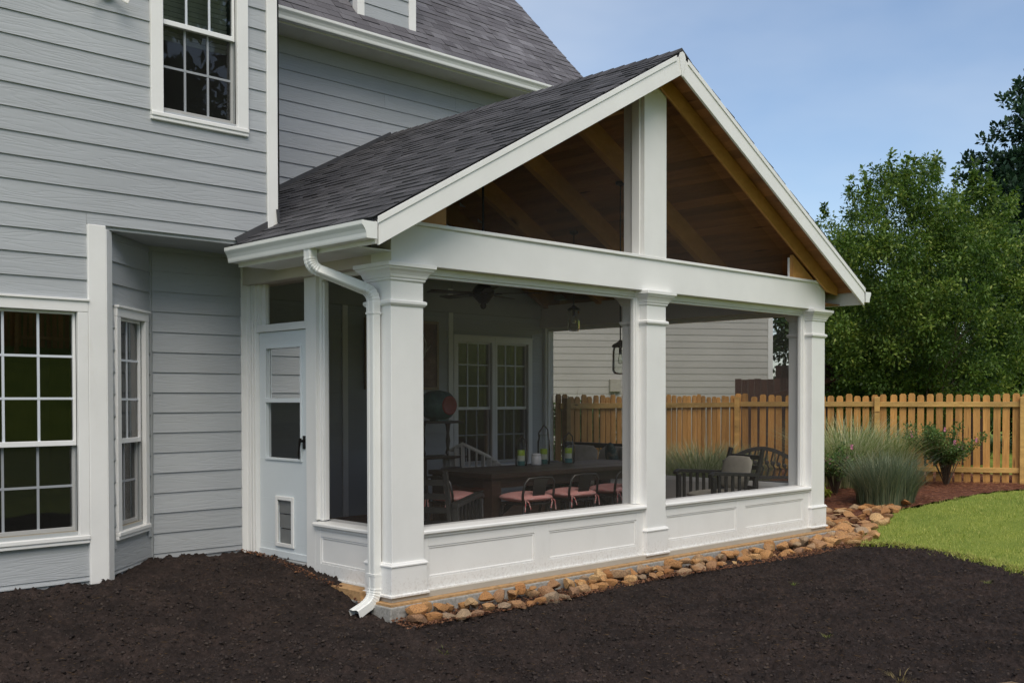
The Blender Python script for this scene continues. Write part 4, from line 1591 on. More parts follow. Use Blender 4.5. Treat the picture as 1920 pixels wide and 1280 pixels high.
R = random.Random(5)
x = -.02
nst = 0
while x < 6.75:                           # two uneven rows in front of the slab
    s = R.uniform(.07, .118)
    put_stone(x + s, -.175 + R.uniform(-.03, .03), -.105 + R.uniform(-.02, .025), s * R.uniform(.95, 1.2), s * R.uniform(.7, .9), s * R.uniform(.6, .8), R.uniform(-.8, .8), R)
    x += s * R.uniform(1.35, 1.75)
    nst += 1
x = -.10
while x < 6.9:
    s = R.uniform(.06, .112)
    bulge = .05 * math.sin(x * 1.7) + .09 * max(0, (x - 4.2) / 2.6)
    put_stone(x + s, -.305 - bulge + R.uniform(-.04, .03), -.150 + R.uniform(-.015, .02), s * R.uniform(.95, 1.3), s * R.uniform(.65, .95), s * R.uniform(.55, .75), R.uniform(-.9, .9), R)
    x += s * R.uniform(1.35, 1.9)
    nst += 1
x = .2
while x < 6.6:
    if R.random() < .5:
        s = R.uniform(.04, .07)
        put_stone(x, -.24 + R.uniform(-.04, .04), -.085 + R.uniform(-.02, .02), s * 1.2, s * .8, s * .6, R.uniform(-.9, .9), R)
        nst += 1
    x += .12
# wider apron of stones past the right-hand column
poly_s = np.array([(5.5, -.42), (6.35, -.55), (6.75, -.5), (7.5, -.22), (8.4, .10), (9.4, .36), (9.3, .75), (8.2, 1.1), (7.7, 1.9), (6.65, 2.2), (6.62, -.1)])
tries = 0
placed = []
while tries < 2600 and len(placed) < 170:
    tries += 1
    px_, py_ = R.uniform(5.4, 9.5), R.uniform(-.6, 2.3)
    if not in_poly(np.array([px_]), np.array([py_]), poly_s)[0]:
        continue
    s = R.uniform(.08, .17)
    if any(math.hypot(px_ - a, py_ - b) < .66 * (s + c) for a, b, c in placed):
        continue
    placed.append((px_, py_, s))
    put_stone(px_, py_, gz1(px_, py_) + .02 + s * .12, s * R.uniform(1, 1.3), s * R.uniform(.65, .95), s * R.uniform(.4, .6), R.uniform(-1.5, 1.5), R)
# gravelly clay between the stones and the soil
o = scatter_bits('clay_crumbs', 16000, (-.3, 7.2), (-.62, -.1), np.array([(-.2, -.44), (1.4, -.47), (3, -.40), (5, -.62), (6.6, -.62), (6.6, -.1), (-.1, -.1)]), lambda X, Y: gz(X, Y) + .012, (.004, .018),
                 leaf_mat('red_clay', [(.10, .04, .022), (.17, .075, .04), (.24, .12, .065), (.06, .028, .02)], 0, .95), .5)
o['label'] = 'crumbled red clay along the stone edging'
o['category'] = 'clay'
o = scatter_bits('clay_crumbs', 2500, (-.6, .1), (.0, 2.3), np.array([(-.05, .2), (-.10, .2), (-.16, 1.2), (-.12, 2.25), (-.02, 2.25)]), lambda X, Y: gz(X, Y) + .02, (.006, .02), MATS['red_clay'], .5)
o['label'] = 'crumbled clay below the porch door'
o['category'] = 'clay'

# ------------------------------------------------------------------ fences
def picket_mesh(h, wd=.109, th=.019):
    c = .028
    pr = [(-wd / 2, 0), (wd / 2, 0), (wd / 2, h - c), (wd / 2 - c * .8, h), (-wd / 2 + c * .8, h), (-wd / 2, h - c)]
    mb = MB().prism(pr, lambda u, v, t: (u, t, v), -th / 2, th / 2)
    return mb


PICK = []
for i in range(4):
    mb = picket_mesh(1.5 + .012 * i)
    me = bpy.data.meshes.new('picket')
    me.from_pydata(mb.v, [], mb.f)
    me.materials.append(cedar)
    PICK.append(me)


def fence(label, p0, p1, step, side, posts, htop, zfun=gz1, group=None, name='picket_fence'):
    """pickets on the far side of the rails; side = +1 puts rails towards the left normal"""
    f = thing(name, label, 'fence', (0, 0, 0), group)
    a, b = Vector((*p0, 0)), Vector((*p1, 0))
    L_ = (b - a).length
    d = (b - a) / L_
    nrm = Vector((-d.y, d.x, 0)) * side
    ang = math.atan2(d.y, d.x)
    n = int(L_ / step)
    R = random.Random(int(L_ * 1000))
    for i in range(n + 1):
        p = a + d * (i * step + R.uniform(-.006, .006))
        o = bpy.data.objects.new('picket', PICK[R.randrange(4)])
        link(o, f)
        z = zfun(p.x, p.y)
        o.location = (p.x - nrm.x * .012, p.y - nrm.y * .012, htop - 1.52 + R.uniform(-.012, .012))
        o.rotation_euler = (R.uniform(-.008, .008), R.uniform(-.01, .01), ang)
    for s in posts:
        p = a + d * s + nrm * .055
        z = zfun(p.x, p.y)
        mb = MB()
        mb.hexa([tuple(p + d * i * .045 + nrm * j * .045 + Vector((0, 0, zz))) for zz in (z - .2, htop - .04) for i, j in ((-1, -1), (1, -1), (1, 1), (-1, 1))])
        obj('post', mb, rail_m, f, bev=.006, fix=True)
    cuts = [0] + [s for s in posts if 0.1 < s < L_ - .1] + [L_]
    for hz in (htop - .16, htop - 1.27):
        for s0, s1 in zip(cuts[:-1], cuts[1:]):
            q0, q1 = a + d * (s0 + .003) + nrm * .020, a + d * (s1 - .003) + nrm * .020
            obj('rail', MB().bar((q0.x, q0.y, hz + R.uniform(-.008, .008)), (q1.x, q1.y, hz + R.uniform(-.008, .008)), .036, .086), rail_m, f, bev=.004)
    return f


A0, A1 = (11.17, 4.46), (13.85, -1.40)
fence('cedar picket fence running from the corner post past the rose bush', A0, A1, .149, -1, (0.0, 2.42, 4.72, 6.4), 1.60)
fence('cedar picket fence seen through the porch against the cream house', (6.53, 4.50), (11.22, 4.50), .142, -1, (.12, 2.3), 1.585)
fence('cedar picket fence on the slope, mirrored in the bay window', (-9, -19.6), (12, -19.6), .16, 1, (2, 4.4, 6.8, 9.2, 11.6, 14, 16.4, 18.8), 4.45)

# dark stained fence and steps belonging to the next garden
bf = thing('stained_fence', 'old dark red brown board fence behind the picket fence', 'fence')
def board_run(p0, p1, z0, ztop0, ztop1, par=bf, wd=.14):
    a, b = Vector((*p0, 0)), Vector((*p1, 0))
    L_ = (b - a).length
    d = (b - a) / L_
    i = 0
    while i * wd < L_:
        p = a + d * (i * wd)
        q = a + d * (i * wd + wd - .006)
        s = i * wd / L_
        zt = ztop0 + (ztop1 - ztop0) * s + random.uniform(-.015, .015)
        n_ = Vector((-d.y, d.x, 0)) * .012
        obj('board', MB().hexa([tuple(p - n_ + Vector((0, 0, z0))), tuple(q - n_ + Vector((0, 0, z0))), tuple(q + n_ + Vector((0, 0, z0))), tuple(p + n_ + Vector((0, 0, z0))),
                                tuple(p - n_ + Vector((0, 0, zt))), tuple(q - n_ + Vector((0, 0, zt))), tuple(q + n_ + Vector((0, 0, zt))), tuple(p + n_ + Vector((0, 0, zt)))]), brownfence, par, fix=True)
        i += 1
board_run((14.2, 6.6), (15.6, 5.2), -.1, 1.95, 1.98)
board_run((15.95, 6.7), (17.1, 5.4), -.1, 2.30, 2.34)
board_run((17.0, 5.2), (19.6, 3.4), -.1, 1.95, 1.85)
obj('hand_rail', MB().bar((13.9, 5.9, 1.50), (15.9, 4.9, 2.02), .05, .09), brownfence, bf)

# ------------------------------------------------------------------ neighbour's house
nb = thing('neighbouring_house', 'cream sided house beyond the picket fence', 'house')
n0, n1 = Vector((13.0, 14.35, 0)), Vector((20.54, 9.75, 0))
# wall facing us, turned a little from our own house
nd = (n1 - n0).normalized()
nl = (n1 - n0).length
FNb = ((n0.x, n0.y), (nd.x, nd.y), (nd.y, -nd.x))
if FNb[2][0] * (CAMP.x - n0.x) + FNb[2][1] * (CAMP.y - n0.y) < 0:
    FNb = (FNb[0], FNb[1], (-nd.y, nd.x))
nwall = obj('wall', MB().fbox(FNb, 0, nl, -8, .0, -.3, 5.4), plain('cream_wall', (.5, .48, .43), .8), nb)
boards(nwall, FNb, 0, nl - .12, .2, 4.3, .25, .178, nsid)
obj('wall_upper', MB().fbox(FNb, 0, nl - .12, .0, .012, 4.3, 5.4), nsid, nb)
obj('corner_board', MB().fbox(FNb, nl - .12, nl + .02, -.1, .03, -.2, 5.4), oldwhite, nb)
pr = [(-.6, 5.3), (-4 * -1 * -1, 8.0), (-8.6, 5.3), (-8.6, 5.45), (-4.0, 8.2), (.5, 5.45), (.5, 5.3)]
obj('roof', MB().prism([(.5, 5.38), (-4, 8.1), (-8.5, 5.38), (-8.5, 5.5), (-4, 8.25), (.5, 5.5)], lambda n, z, t: fpt(FNb, t, n, z), -.4, nl + .4), shm, nb, fix=True)
mtr = obj('meter_box', MB().fbox(FNb, nl - 4.75, nl - 4.45, .012, .12, 1.72, 2.06), plain('meter_grey', (.42, .40, .35), .6), nb, bev=.01)
obj('conduit', MB().fbox(FNb, nl - 4.63, nl - 4.58, .012, .05, .3, 1.72), MATS['meter_grey'], mtr)

# ------------------------------------------------------------------ plants
def leaf_cloud(name, centres, radii, n, size, m, parent, flat=.8, shell=.55, aspect=2.0, droop=.0, seed=1, twist=1.0, keep=None):
    """leaf-sized faces spread through many small clumps"""
    R = np.random.default_rng(seed)
    C_ = np.asarray(centres, float)
    Rd = np.asarray(radii, float)
    wgt = Rd ** 2
    idx = R.choice(len(C_), n, p=wgt / wgt.sum())
    d = R.normal(size=(n, 3))
    d /= np.linalg.norm(d, axis=1)[:, None]
    r = Rd[idx] * (shell + (1 - shell) * R.uniform(0, 1, n)) * R.uniform(.75, 1.08, n)
    P = C_[idx] + d * r[:, None] * np.array([1, 1, flat])
    if keep is not None:
        k = keep(P)
        P, d, idx = P[k], d[k], idx[k]
        n = len(P)
    S = R.uniform(*size, n)
    # leaf frame: long axis pointing outward and a little down
    ax = d + R.normal(size=(n, 3)) * .8 * twist
    ax[:, 2] -= droop
    ax /= np.linalg.norm(ax, axis=1)[:, None]
    ref = R.normal(size=(n, 3)) * .6
    ref[:, 2] += 1
    sd = np.cross(ax, ref)
    sd /= np.linalg.norm(sd, axis=1)[:, None] + 1e-9
    nn_ = np.cross(sd, ax)
    h = S[:, None]
    wv = sd * h / aspect
    V = np.stack([P, P + ax * h * .5 + wv * .5 + nn_ * h * .08, P + ax * h, P + ax * h * .5 - wv * .5 + nn_ * h * .08], 1)
    F = np.arange(n * 4).reshape(n, 4)
    rr = np.clip(R.normal(.45, .2, n) + .24 * (R.uniform(0, 1, len(C_))[idx] - .5) * 2, 0, 1)
    return npobj(name, V.reshape(-1, 3), F, m, parent, rnd=rr)


bark = wood('bark', (.045, .03, .02), (.13, .09, .06), (3, 3, .6), knots=False)


def limb(mb, p, d, length, r0, depth, R, tips, spread=.55, upk=.25):
    pts = [Vector(p)]
    d = Vector(d).normalized()
    rs = [r0]
    n = 4
    for i in range(n):
        d = (d + Vector((R.uniform(-.16, .16), R.uniform(-.16, .16), upk * .25))).normalized()
        pts.append(pts[-1] + d * length / n)
        rs.append(r0 * (1 - .45 * (i + 1) / n))
    mb.tube(pts, rs, 6 if r0 > .03 else 5)
    if depth == 0:
        tips.append(tuple(pts[-1]))
        tips.append(tuple(pts[2]))
        return
    for i in range(R.choice((2, 3, 3))):
        az = R.uniform(0, 6.283)
        nd_ = (d + Vector((math.cos(az), math.sin(az), R.uniform(-.1, .5))) * spread).normalized()
        limb(mb, pts[R.choice((2, 3, 4))], nd_, length * R.uniform(.6, .85), rs[-1] * .85, depth - 1, R, tips, spread, upk)


def broadleaf(name, label, base, h, rad, cz0, nleaf, size, m, seed, stems=4, group=None, crown_c=None, squash=.85, lobes=60, cat='tree', trunk=True, r0=.07, env=None, reach=None, outer=False):
    R = random.Random(seed)
    t = thing(name, label, cat, (0, 0, 0), group)
    bx, by, bz = base
    mb = MB()
    tips = []
    if trunk:
        for i in range(stems):
            a = 6.283 * i / stems + R.uniform(-.4, .4)
            lean = R.uniform(.12, .4) if stems > 1 else .05
            limb(mb, (bx + .08 * math.cos(a) * (stems > 1), by + .08 * math.sin(a) * (stems > 1), bz - .1), (math.cos(a) * lean, math.sin(a) * lean, 1), reach or ((h - cz0) * .42 + cz0 * .55), r0, 3, R, tips)
        obj('trunk', mb, bark, t, smooth=True)
    cen, rd = [], []
    zc = bz + (h + cz0) / 2
    hh = (h - cz0) / 2
    for i in range(lobes):
        while True:
            u = Vector((R.uniform(-1, 1), R.uniform(-1, 1), R.uniform(-1, 1)))
            if (.62 if outer and R.random() < .7 else .25) < u.length < 1:
                break
        k = 1.0 - .25 * max(0, u.z) ** 2
        cen.append((bx + u.x * rad * k, by + u.y * rad * k, zc + u.z * hh))
        rd.append(R.uniform(.13, .26) * rad * (1.15 - .5 * u.length))
    for tp in tips:
        if not outer and R.random() < .5 and tp[2] > bz + cz0:
            cen.append(tp)
            rd.append(R.uniform(.1, .18) * rad)
    leaf_cloud('crown', cen, rd, nleaf, size, m, t, flat=squash, shell=.25, seed=seed, aspect=2.1, droop=.25, keep=(lambda P: ((P[:, 0] - env[0]) / env[3]) ** 2 + ((P[:, 1] - env[1]) / env[3]) ** 2 + ((P[:, 2] - env[2]) / env[4]) ** 2 < 1.0 + .25 * np.sin(P[:, 0] * 5 + P[:, 2] * 3) * np.cos(P[:, 1] * 4)) if env else None)
    return t


myr = leaf_mat('myrtle_leaf', [(0.02459, 0.05321, 0.01242), (0.05738, 0.1097, 0.02174), (0.1024, 0.1746, 0.03414), (0.1742, 0.2495, 0.04967), (0.2869, 0.3325, 0.0776)], .32, .45)
dkl = leaf_mat('dark_leaf', [(0.012, 0.033, 0.012), (0.027, 0.063, 0.021), (0.045, 0.0975, 0.03), (0.075, 0.135, 0.042)], .25, .5)
bushl = leaf_mat('bush_leaf', [(0.042, 0.084, 0.0196), (0.077, 0.14, 0.0308), (0.126, 0.196, 0.049), (0.182, 0.252, 0.07)], .3, .5)
conl = leaf_mat('conifer_spray', [(0.0096, 0.0256, 0.0144), (0.0192, 0.048, 0.024), (0.032, 0.072, 0.0352), (0.056, 0.104, 0.048)], .15, .6)

broadleaf('crape_myrtle', 'tall multi stemmed green crape myrtle behind the picket fence', (17.0, 3.95, 0), 6.6, 2.7, .7, 112000, (.055, .11), myr, 4, stems=8, lobes=420, r0=.05, env=(17.0, 3.95, 3.3, 2.95, 3.4), reach=1.6, outer=True)
# slender shoots standing out of the crown
sh = MB()
tipc = []
R = random.Random(77)
for i in range(34):
    a = R.uniform(0, 6.283)
    rr = R.uniform(.3, 2.0)
    x0, y0 = 17.0 + rr * math.cos(a), 3.95 + rr * math.sin(a)
    z0 = 3.3 + 3.2 * math.sqrt(max(.05, 1 - (rr / 2.9) ** 2)) - .25
    hh = R.uniform(.25, .7)
    d = (math.cos(a) * .25 * rr / 2, math.sin(a) * .25 * rr / 2)
    for k in range(9):
        tipc.append((x0 + d[0] * k / 9 * hh, y0 + d[1] * k / 9 * hh, z0 + hh * k / 9))
mtree = [o for o in COL.objects if o.name.startswith('crape_myrtle')][0]
leaf_cloud('shoots', tipc, [.07] * len(tipc), 2600, (.07, .13), myr, mtree, seed=9, shell=.1)

broadleaf('shade_tree', 'dark green tree left of the myrtle beside the cream house', (25.5, 11.2, 0), 6.2, 2.6, .6, 22000, (.12, .24), dkl, 14, stems=1, lobes=90, r0=.16)
broadleaf('shade_tree', 'dark spreading tree deep behind the crape myrtle', (26.5, 7.0, 0), 6.3, 3.2, .5, 24000, (.12, .24), dkl, 15, stems=1, lobes=90, r0=.15)
broadleaf('shade_tree', 'dark tree filling the gap under the evergreen', (29, 4.6, 0), 5.6, 3.2, .3, 20000, (.12, .22), dkl, 16, stems=1, lobes=80, r0=.14)

for i, (bx, by, lab) in enumerate(((21.5, 8.6, 'dark hedge shrub directly behind the stained fence'), (23.0, 7.4, 'dark hedge shrub below the crown of the crape myrtle'), (22.2, 5.2, 'dark hedge shrub right of the crape myrtle stems'))):
    broadleaf('hedge_shrub', lab, (bx, by, 0), 2.5, 1.5, .0, 7000, (.10, .18), dkl, 140 + i, lobes=45, cat='shrub', stems=3, r0=.03)

# low shrubs along the far edge of the lawn
for i, (bx, by, hh, rr, lab) in enumerate(((23.5, 6.3, 2.3, 1.7, 'loose light green shrub below the crape myrtle'), (25.3, 4.7, 2.5, 1.9, 'light green bushy shrub midway along the lawn edge'), (27.0, 2.9, 2.4, 1.9, 'light green shrub at the right end of the lawn edge'), (28.8, .9, 2.5, 2.0, 'rounded shrub beyond the right edge of the lawn'))):
    broadleaf('shrub', lab, (bx, by, 0), hh, rr, .05, 6500, (.09, .17), bushl, 40 + i, lobes=45, cat='shrub', trunk=True, stems=3, r0=.03)


def conifer(label, base, h, rad, n, seed):
    R = np.random.default_rng(seed)
    t = thing('evergreen', label, 'tree', (0, 0, 0))
    bx, by, bz = base
    obj('trunk', MB().tube([(bx, by, bz - .1), (bx, by, bz + h * .5), (bx, by, bz + h * .95)], [.24, .13, .02], 8), bark, t, smooth=True)
    nb_ = 620
    s = R.uniform(0, 1, nb_) ** .8
    a = R.uniform(0, 6.283, nb_)
    rr = np.minimum(4.6, rad * (1 - s) ** .75) * R.uniform(.72, 1.05, nb_)
    cen, rd = [], []
    for i in range(nb_):
        for f in (.55, .78, 1.0):
            cen.append((bx + rr[i] * f * math.cos(a[i]), by + rr[i] * f * math.sin(a[i]), bz + .4 + s[i] * (h - .5) + .25 * f))
            rd.append(.24 + .36 * (1 - s[i]) * (1.15 - .5 * f))
    leaf_cloud('foliage', cen, rd, n, (.11, .24), conl, t, flat=.8, shell=.2, seed=seed, aspect=1.7, droop=-.5, twist=.7)
    return t


conifer('tall dark conical evergreen at the right edge of the picture', (31.6, 5.0, 0), 14.3, 7.3, 150000, 3)

# trees on the slope that show as reflections in the upper window
for i, (bx, by, hh, rr, lab) in enumerate(((3, -27, 15, 5.0, 'leafy tree on the slope above the picket fence, mirrored in the bay window'), (10, -28.5, 18, 5.4, 'tall leafy tree on the slope mirrored left in the upper window'), (17, -26.5, 18, 5.6, 'tall leafy tree on the slope mirrored right in the upper window'), (-7, -28, 14, 5, 'leafy tree at the left end of the slope behind the camera'))):
    broadleaf('slope_tree', lab, (bx, by, 3.0), hh, rr, 2, 13000, (.3, .6), dkl, 60 + i, stems=1, lobes=80, r0=.2)


def grass_clump(label, c, r, n, h, wd, m, lean=(.1, .75), name='ornamental_grass', segs=4):
    t = thing(name, label, 'ornamental grass', (0, 0, 0))
    a = rng.uniform(0, 6.283, n)
    rr = r * np.sqrt(rng.uniform(0, 1, n))
    X, Y = c[0] + rr * np.cos(a), c[1] + rr * np.sin(a)
    ln = lean[0] + (lean[1] - lean[0]) * (rr / r) ** 1.2 * rng.uniform(.4, 1.2, n)
    o = blades(X, Y, np.full(n, gz1(*c)), rng.uniform(*h, n), rng.uniform(*wd, n), ln * np.where(rng.uniform(0, 1, n) < .12, 1.7, 1), None, m, 'blades', t, segs=segs, az=a + rng.normal(0, .5, n), curve=2.0)
    return t


varg = leaf_mat('variegated_blade', [(.14, .21, .06), (.26, .33, .12), (.52, .54, .30), (.64, .62, .42), (.17, .26, .08)], .3)
blueg = leaf_mat('blue_green_blade', [(.09, .125, .075), (.135, .175, .11), (.18, .215, .145), (.30, .31, .19), (.11, .155, .085), (.20, .24, .14)], .25)
grass_clump('tall variegated cream striped grass clump next to the right column', (11.0, 2.15), .50, 1500, (.8, 1.35), (.010, .018), varg, (.15, 1.0))
grass_clump('variegated grass clump leaning against the picket fence', (11.5, 1.75), .36, 900, (.7, 1.15), (.010, .018), varg, (.15, .9))
grass_clump('dense blue green grass clump in the pine straw bed', (9.42, .70), .40, 2500, (.40, .86), (.006, .012), blueg, (.08, .62))
grass_clump('variegated grass clump seen through the porch, left of the bench', (8.25, 3.1), .45, 1000, (.8, 1.15), (.010, .017), varg, (.15, .95))
grass_clump('green grass clump seen through the porch behind the bench', (8.75, 2.75), .42, 1100, (.65, .95), (.006, .011), blueg, (.1, .6))
grass_clump('variegated grass clump by the second fence post seen through the porch', (7.75, 3.6), .4, 900, (.8, 1.1), (.010, .017), varg, (.15, .95))

rosel = leaf_mat('rose_leaf', [(0.0406, 0.09135, 0.02842), (0.0812, 0.1522, 0.0406), (0.1421, 0.2131, 0.05684), (0.2436, 0.1624, 0.0812)], .25)
petal = leaf_mat('pink_petal', [(0.605, 0.2376, 0.3575), (0.77, 0.4158, 0.5225), (0.858, 0.6683, 0.715)], .3)


def rose(label, c, h, r, nl, nf, seed):
    R = random.Random(seed)
    t = thing('rose_bush', label, 'rose bush', (0, 0, 0))
    z0 = gz1(*c)
    mb = MB()
    cen, rd = [], []
    for i in range(30):
        a = R.uniform(0, 6.283)
        k = R.uniform(.1, 1)
        e = (c[0] + r * k * math.cos(a), c[1] + r * k * math.sin(a), z0 + h * R.uniform(.6, 1))
        mid = (c[0] + r * k * .35 * math.cos(a), c[1] + r * k * .35 * math.sin(a), z0 + h * .45)
        mb.tube([(c[0], c[1], z0 - .03), mid, e], [.010, .007, .003], 5)
        for f in np.linspace(.3, 1, 6):
            p = Vector(mid).lerp(Vector(e), (f - .3) / .7)
            cen.append(tuple(p))
            rd.append(R.uniform(.07, .14))
    obj('canes', mb, bark, t)
    leaf_cloud('leaves', cen, rd, nl, (.028, .055), rosel, t, seed=seed, aspect=1.6, shell=.2)
    for i in range(nf):
        p = cen[R.randrange(len(cen))]
        p = (p[0] + R.uniform(-.1, .02), p[1] - R.uniform(.02, .15), min(p[2] + R.uniform(.03, .12), z0 + h + .05))
        fm = MB()
        for k in range(5):
            a = k * 1.2566 + R.uniform(-.2, .2)
            s = R.uniform(.026, .040)
            ca, sa = math.cos(a), math.sin(a)
            fm.add([p, (p[0] + s * (ca - .5 * sa), p[1] + s * .4 * sa - .015, p[2] + s * (sa + .5 * ca)), (p[0] + s * 1.3 * ca, p[1] + s * .4 - .02, p[2] + s * 1.3 * sa), (p[0] + s * (ca + .5 * sa), p[1] - s * .4 * sa - .015, p[2] + s * (sa - .5 * ca))], [(0, 1, 2, 3)])
        obj('flower', fm, petal, t)
    return t


rose('rose bush with pink flowers in front of the picket fence', (12.0, .95), 1.0, .72, 7500, 9, 3)
rose('low rose bush with pink flowers next to the porch column', (9.85, 1.75), .78, .46, 2600, 6, 5)
broadleaf('low_shrub', 'small yellow green shrub at the foot of the right column', (9.0, 1.62, gz1(9, 1.6)), .36, .2, .0, 900, (.03, .06), leaf_mat('gold_leaf', [(.12, .16, .02), (.22, .24, .03), (.3, .3, .05)], .3), 91, stems=3, lobes=14, cat='shrub', r0=.008)
broadleaf('hedge', 'green shrubs showing through the pickets behind the porch', (8.6, 6.2, 0), 1.55, 1.5, .05, 6000, (.06, .12), bushl, 93, lobes=40, cat='shrub', stems=3, r0=.02)

# small weeds and a stray root lying on the soil
weed_m = leaf_mat('weed_blades', [(.10, .15, .03), (.20, .24, .06), (.30, .24, .10), (.35, .26, .13)], .3)
for i, (wx, wy, nb_, hh, lab) in enumerate(((1.1, -3.62, 34, .06, 'dry tan tuft of dug up grass in the soil, nearest the camera'), (-.35, -1.05, 14, .035, 'small yellow green weed in the soil left of the others'), (1.75, -2.75, 24, .04, 'small green weed tuft in the middle of the soil'), (3.6, -1.35, 20, .05, 'tiny green weed near the stone edging'), (4.9, -2.6, 24, .05, 'green weed near the edge of the lawn'))):
    t = thing('weed_tuft', lab, 'weed')
    a = rng.uniform(0, 6.283, nb_)
    rr = .035 * np.sqrt(rng.uniform(0, 1, nb_)) * (1.8 if i == 0 else 1)
    X, Y = wx + rr * np.cos(a), wy + rr * np.sin(a)
    blades(X, Y, hsoil(X, Y), rng.uniform(.4 * hh, hh, nb_), rng.uniform(.003, .006, nb_), rng.uniform(.3, 1.6, nb_), None, weed_m, 'blades', t, segs=3, az=a, rnd=(rng.uniform(.6, 1, nb_) if i == 0 else rng.uniform(0, .5, nb_)))
rt_pts = [(1.05, -4.15), (1.22, -4.10), (1.42, -4.16), (1.60, -4.30), (1.72, -4.5)]
rp = [(x, y, float(hsoil(np.array(x), np.array(y))) + .012 + .02 * math.sin(i * 1.3)) for i, (x, y) in enumerate(rt_pts)]
tag(obj('stray_root', MB().tube(rp, [.006, .007, .006, .005, .003], 6), plain('dry_root', (.16, .11, .07), .9), smooth=True), 'thin pale root curving over the soil at the bottom right', 'root')

# ------------------------------------------------------------------ furniture in the porch
FZ = .05
tb = thing('dining_table', 'long dark wooden dining table with square legs in the porch', 'table')
TX0, TX1, TY0, TY1, TZ = 2.10, 4.85, 1.15, 2.15, .785
np_ = 6
for i in range(np_):
    y0 = TY0 + (TY1 - TY0) * i / np_
    y1 = TY0 + (TY1 - TY0) * (i + 1) / np_
    obj('plank', MB().box(TX0 + .12, TX1 - .12, y0 + .002, y1 - .002, TZ - .045, TZ + random.uniform(-.001, .001)), tablewood, tb, bev=.003)
for x0 in (TX0, TX1 - .118):
    obj('breadboard_end', MB().box(x0, x0 + .118, TY0, TY1, TZ - .045, TZ + .001), tablewood, tb, bev=.003)
ap = MB()
ap.box(TX0 + .1, TX1 - .1, TY0 + .08, TY0 + .105, TZ - .15, TZ - .046)
ap.box(TX0 + .1, TX1 - .1, TY1 - .105, TY1 - .08, TZ - .15, TZ - .046)
ap.box(TX0 + .08, TX0 + .1, TY0 + .08, TY1 - .08, TZ - .15, TZ - .046)
ap.box(TX1 - .1, TX1 - .08, TY0 + .08, TY1 - .08, TZ - .15, TZ - .046)
obj('apron', ap, tablewood, tb)
for lx in (TX0 + .03, TX1 - .16):
    for ly in (TY0 + .03, TY1 - .16):
        obj('leg', MB().box(lx, lx + .13, ly, ly + .13, FZ, TZ - .046), tablewood, tb, bev=.006)
obj('brace', MB().bar((2.3, 1.62, .12), (3.3, 1.62, .70), .03, .05), darkmetal, tb)
obj('brace', MB().bar((4.65, 1.62, .12), (3.65, 1.62, .70), .03, .05), darkmetal, tb)

# metal cafe chair, built facing +y with its origin on the floor
def cafe_chair(label, group):
    t = thing('cafe_chair', label, 'chair', (0, 0, 0), group)
    obj('seat', MB().prism([(-.18, -.19), (.18, -.19), (.19, .15), (.13, .19), (-.13, .19), (-.19, .15)], lambda u, v, z: (u, v, z), .44, .455), gunmetal, t, fix=True, bev=.004)
    for sx in (-1, 1):
        for sy in (-1, 1):
            a, b = (sx * .165, sy * .165, .44), (sx * .215, sy * .225, .0)
            obj('leg', MB().tube([a, b], [.02, .014], 6), gunmetal, t)
    obj('back_rail', MB().tube([(-.185, -.17, .44), (-.20, -.19, .55), (-.19, -.21, .66), (-.15, -.22, .705), (0, -.23, .715), (.15, -.22, .705), (.19, -.21, .66), (.20, -.19, .55), (.185, -.17, .44)], .013, 7), gunmetal, t, smooth=True)
    obj('splat', MB().hexa([(-.065, -.178, .45), (.065, -.178, .45), (.065, -.172, .45), (-.065, -.172, .45), (-.095, -.233, .71), (.095, -.233, .71), (.095, -.225, .71), (-.095, -.225, .71)]), gunmetal, t)
    obj('brace', MB().tube([(-.19, -.19, .25), (.19, -.19, .25)], .008, 5), gunmetal, t)
    return t


cush_m, t_, b_ = newmat('red_lattice_fabric')
v_ = coords(t_, (1, 1, 1))
b1_ = N(t_, 'ShaderNodeTexBrick', Scale=34)
b1_.inputs['Color1'].default_value = (.50, .065, .07, 1)
b1_.inputs['Color2'].default_value = (.50, .065, .07, 1)
b1_.inputs['Mortar'].default_value = (.70, .52, .47, 1)
b1_.inputs['Mortar Size'].default_value = .05
rt_ = N(t_, 'ShaderNodeVectorRotate', rotation_type='Z_AXIS')
rt_.inputs['Angle'].default_value = .785
t_.links.new(v_, rt_.inputs['Vector'])
t_.links.new(rt_.outputs[0], b1_.inputs['Vector'])
t_.links.new(b1_.outputs['Color'], b_.inputs['Base Color'])
b_.inputs['Roughness'].default_value = .9


def superbox(hx, hy, hz, n=10, p=6.0):
    """pillow-like rounded box around the origin"""
    mb = MB()
    bm = bmesh.new()
    bmesh.ops.create_uvsphere(bm, u_segments=20, v_segments=12, radius=1)
    for v in bm.verts:
        c = v.co
        l = (abs(c.x) ** p + abs(c.y) ** p + abs(c.z) ** 2.2) ** (1 / p)
        c /= max(l, 1e-6)
        edge = max(abs(c.x), abs(c.y))
        c.z *= 1 - .35 * edge ** 3
    bm.verts.index_update()
    mb.v = [(v.co.x * hx, v.co.y * hy, v.co.z * hz) for v in bm.verts]
    mb.f = [tuple(v.index for v in f.verts) for f in bm.faces]
    bm.free()
    return mb


def seat_cushion(label, group):
    t = thing('seat_cushion', label, 'cushion', (0, 0, 0), group)
    obj('pad', superbox(.225, .225, .056), cush_m, t, smooth=True)
    for sx in (-1, 1):
        tie = MB()
        tie.tube([(sx * .16, -.19, 0), (sx * .19, -.22, -.03), (sx * .20, -.225, -.12)], .006, 5)
        tie.tube([(sx * .16, -.19, 0), (sx * .15, -.225, -.04), (sx * .13, -.23, -.10)], .006, 5)
        obj('tie', tie, cush_m, t)
    return t


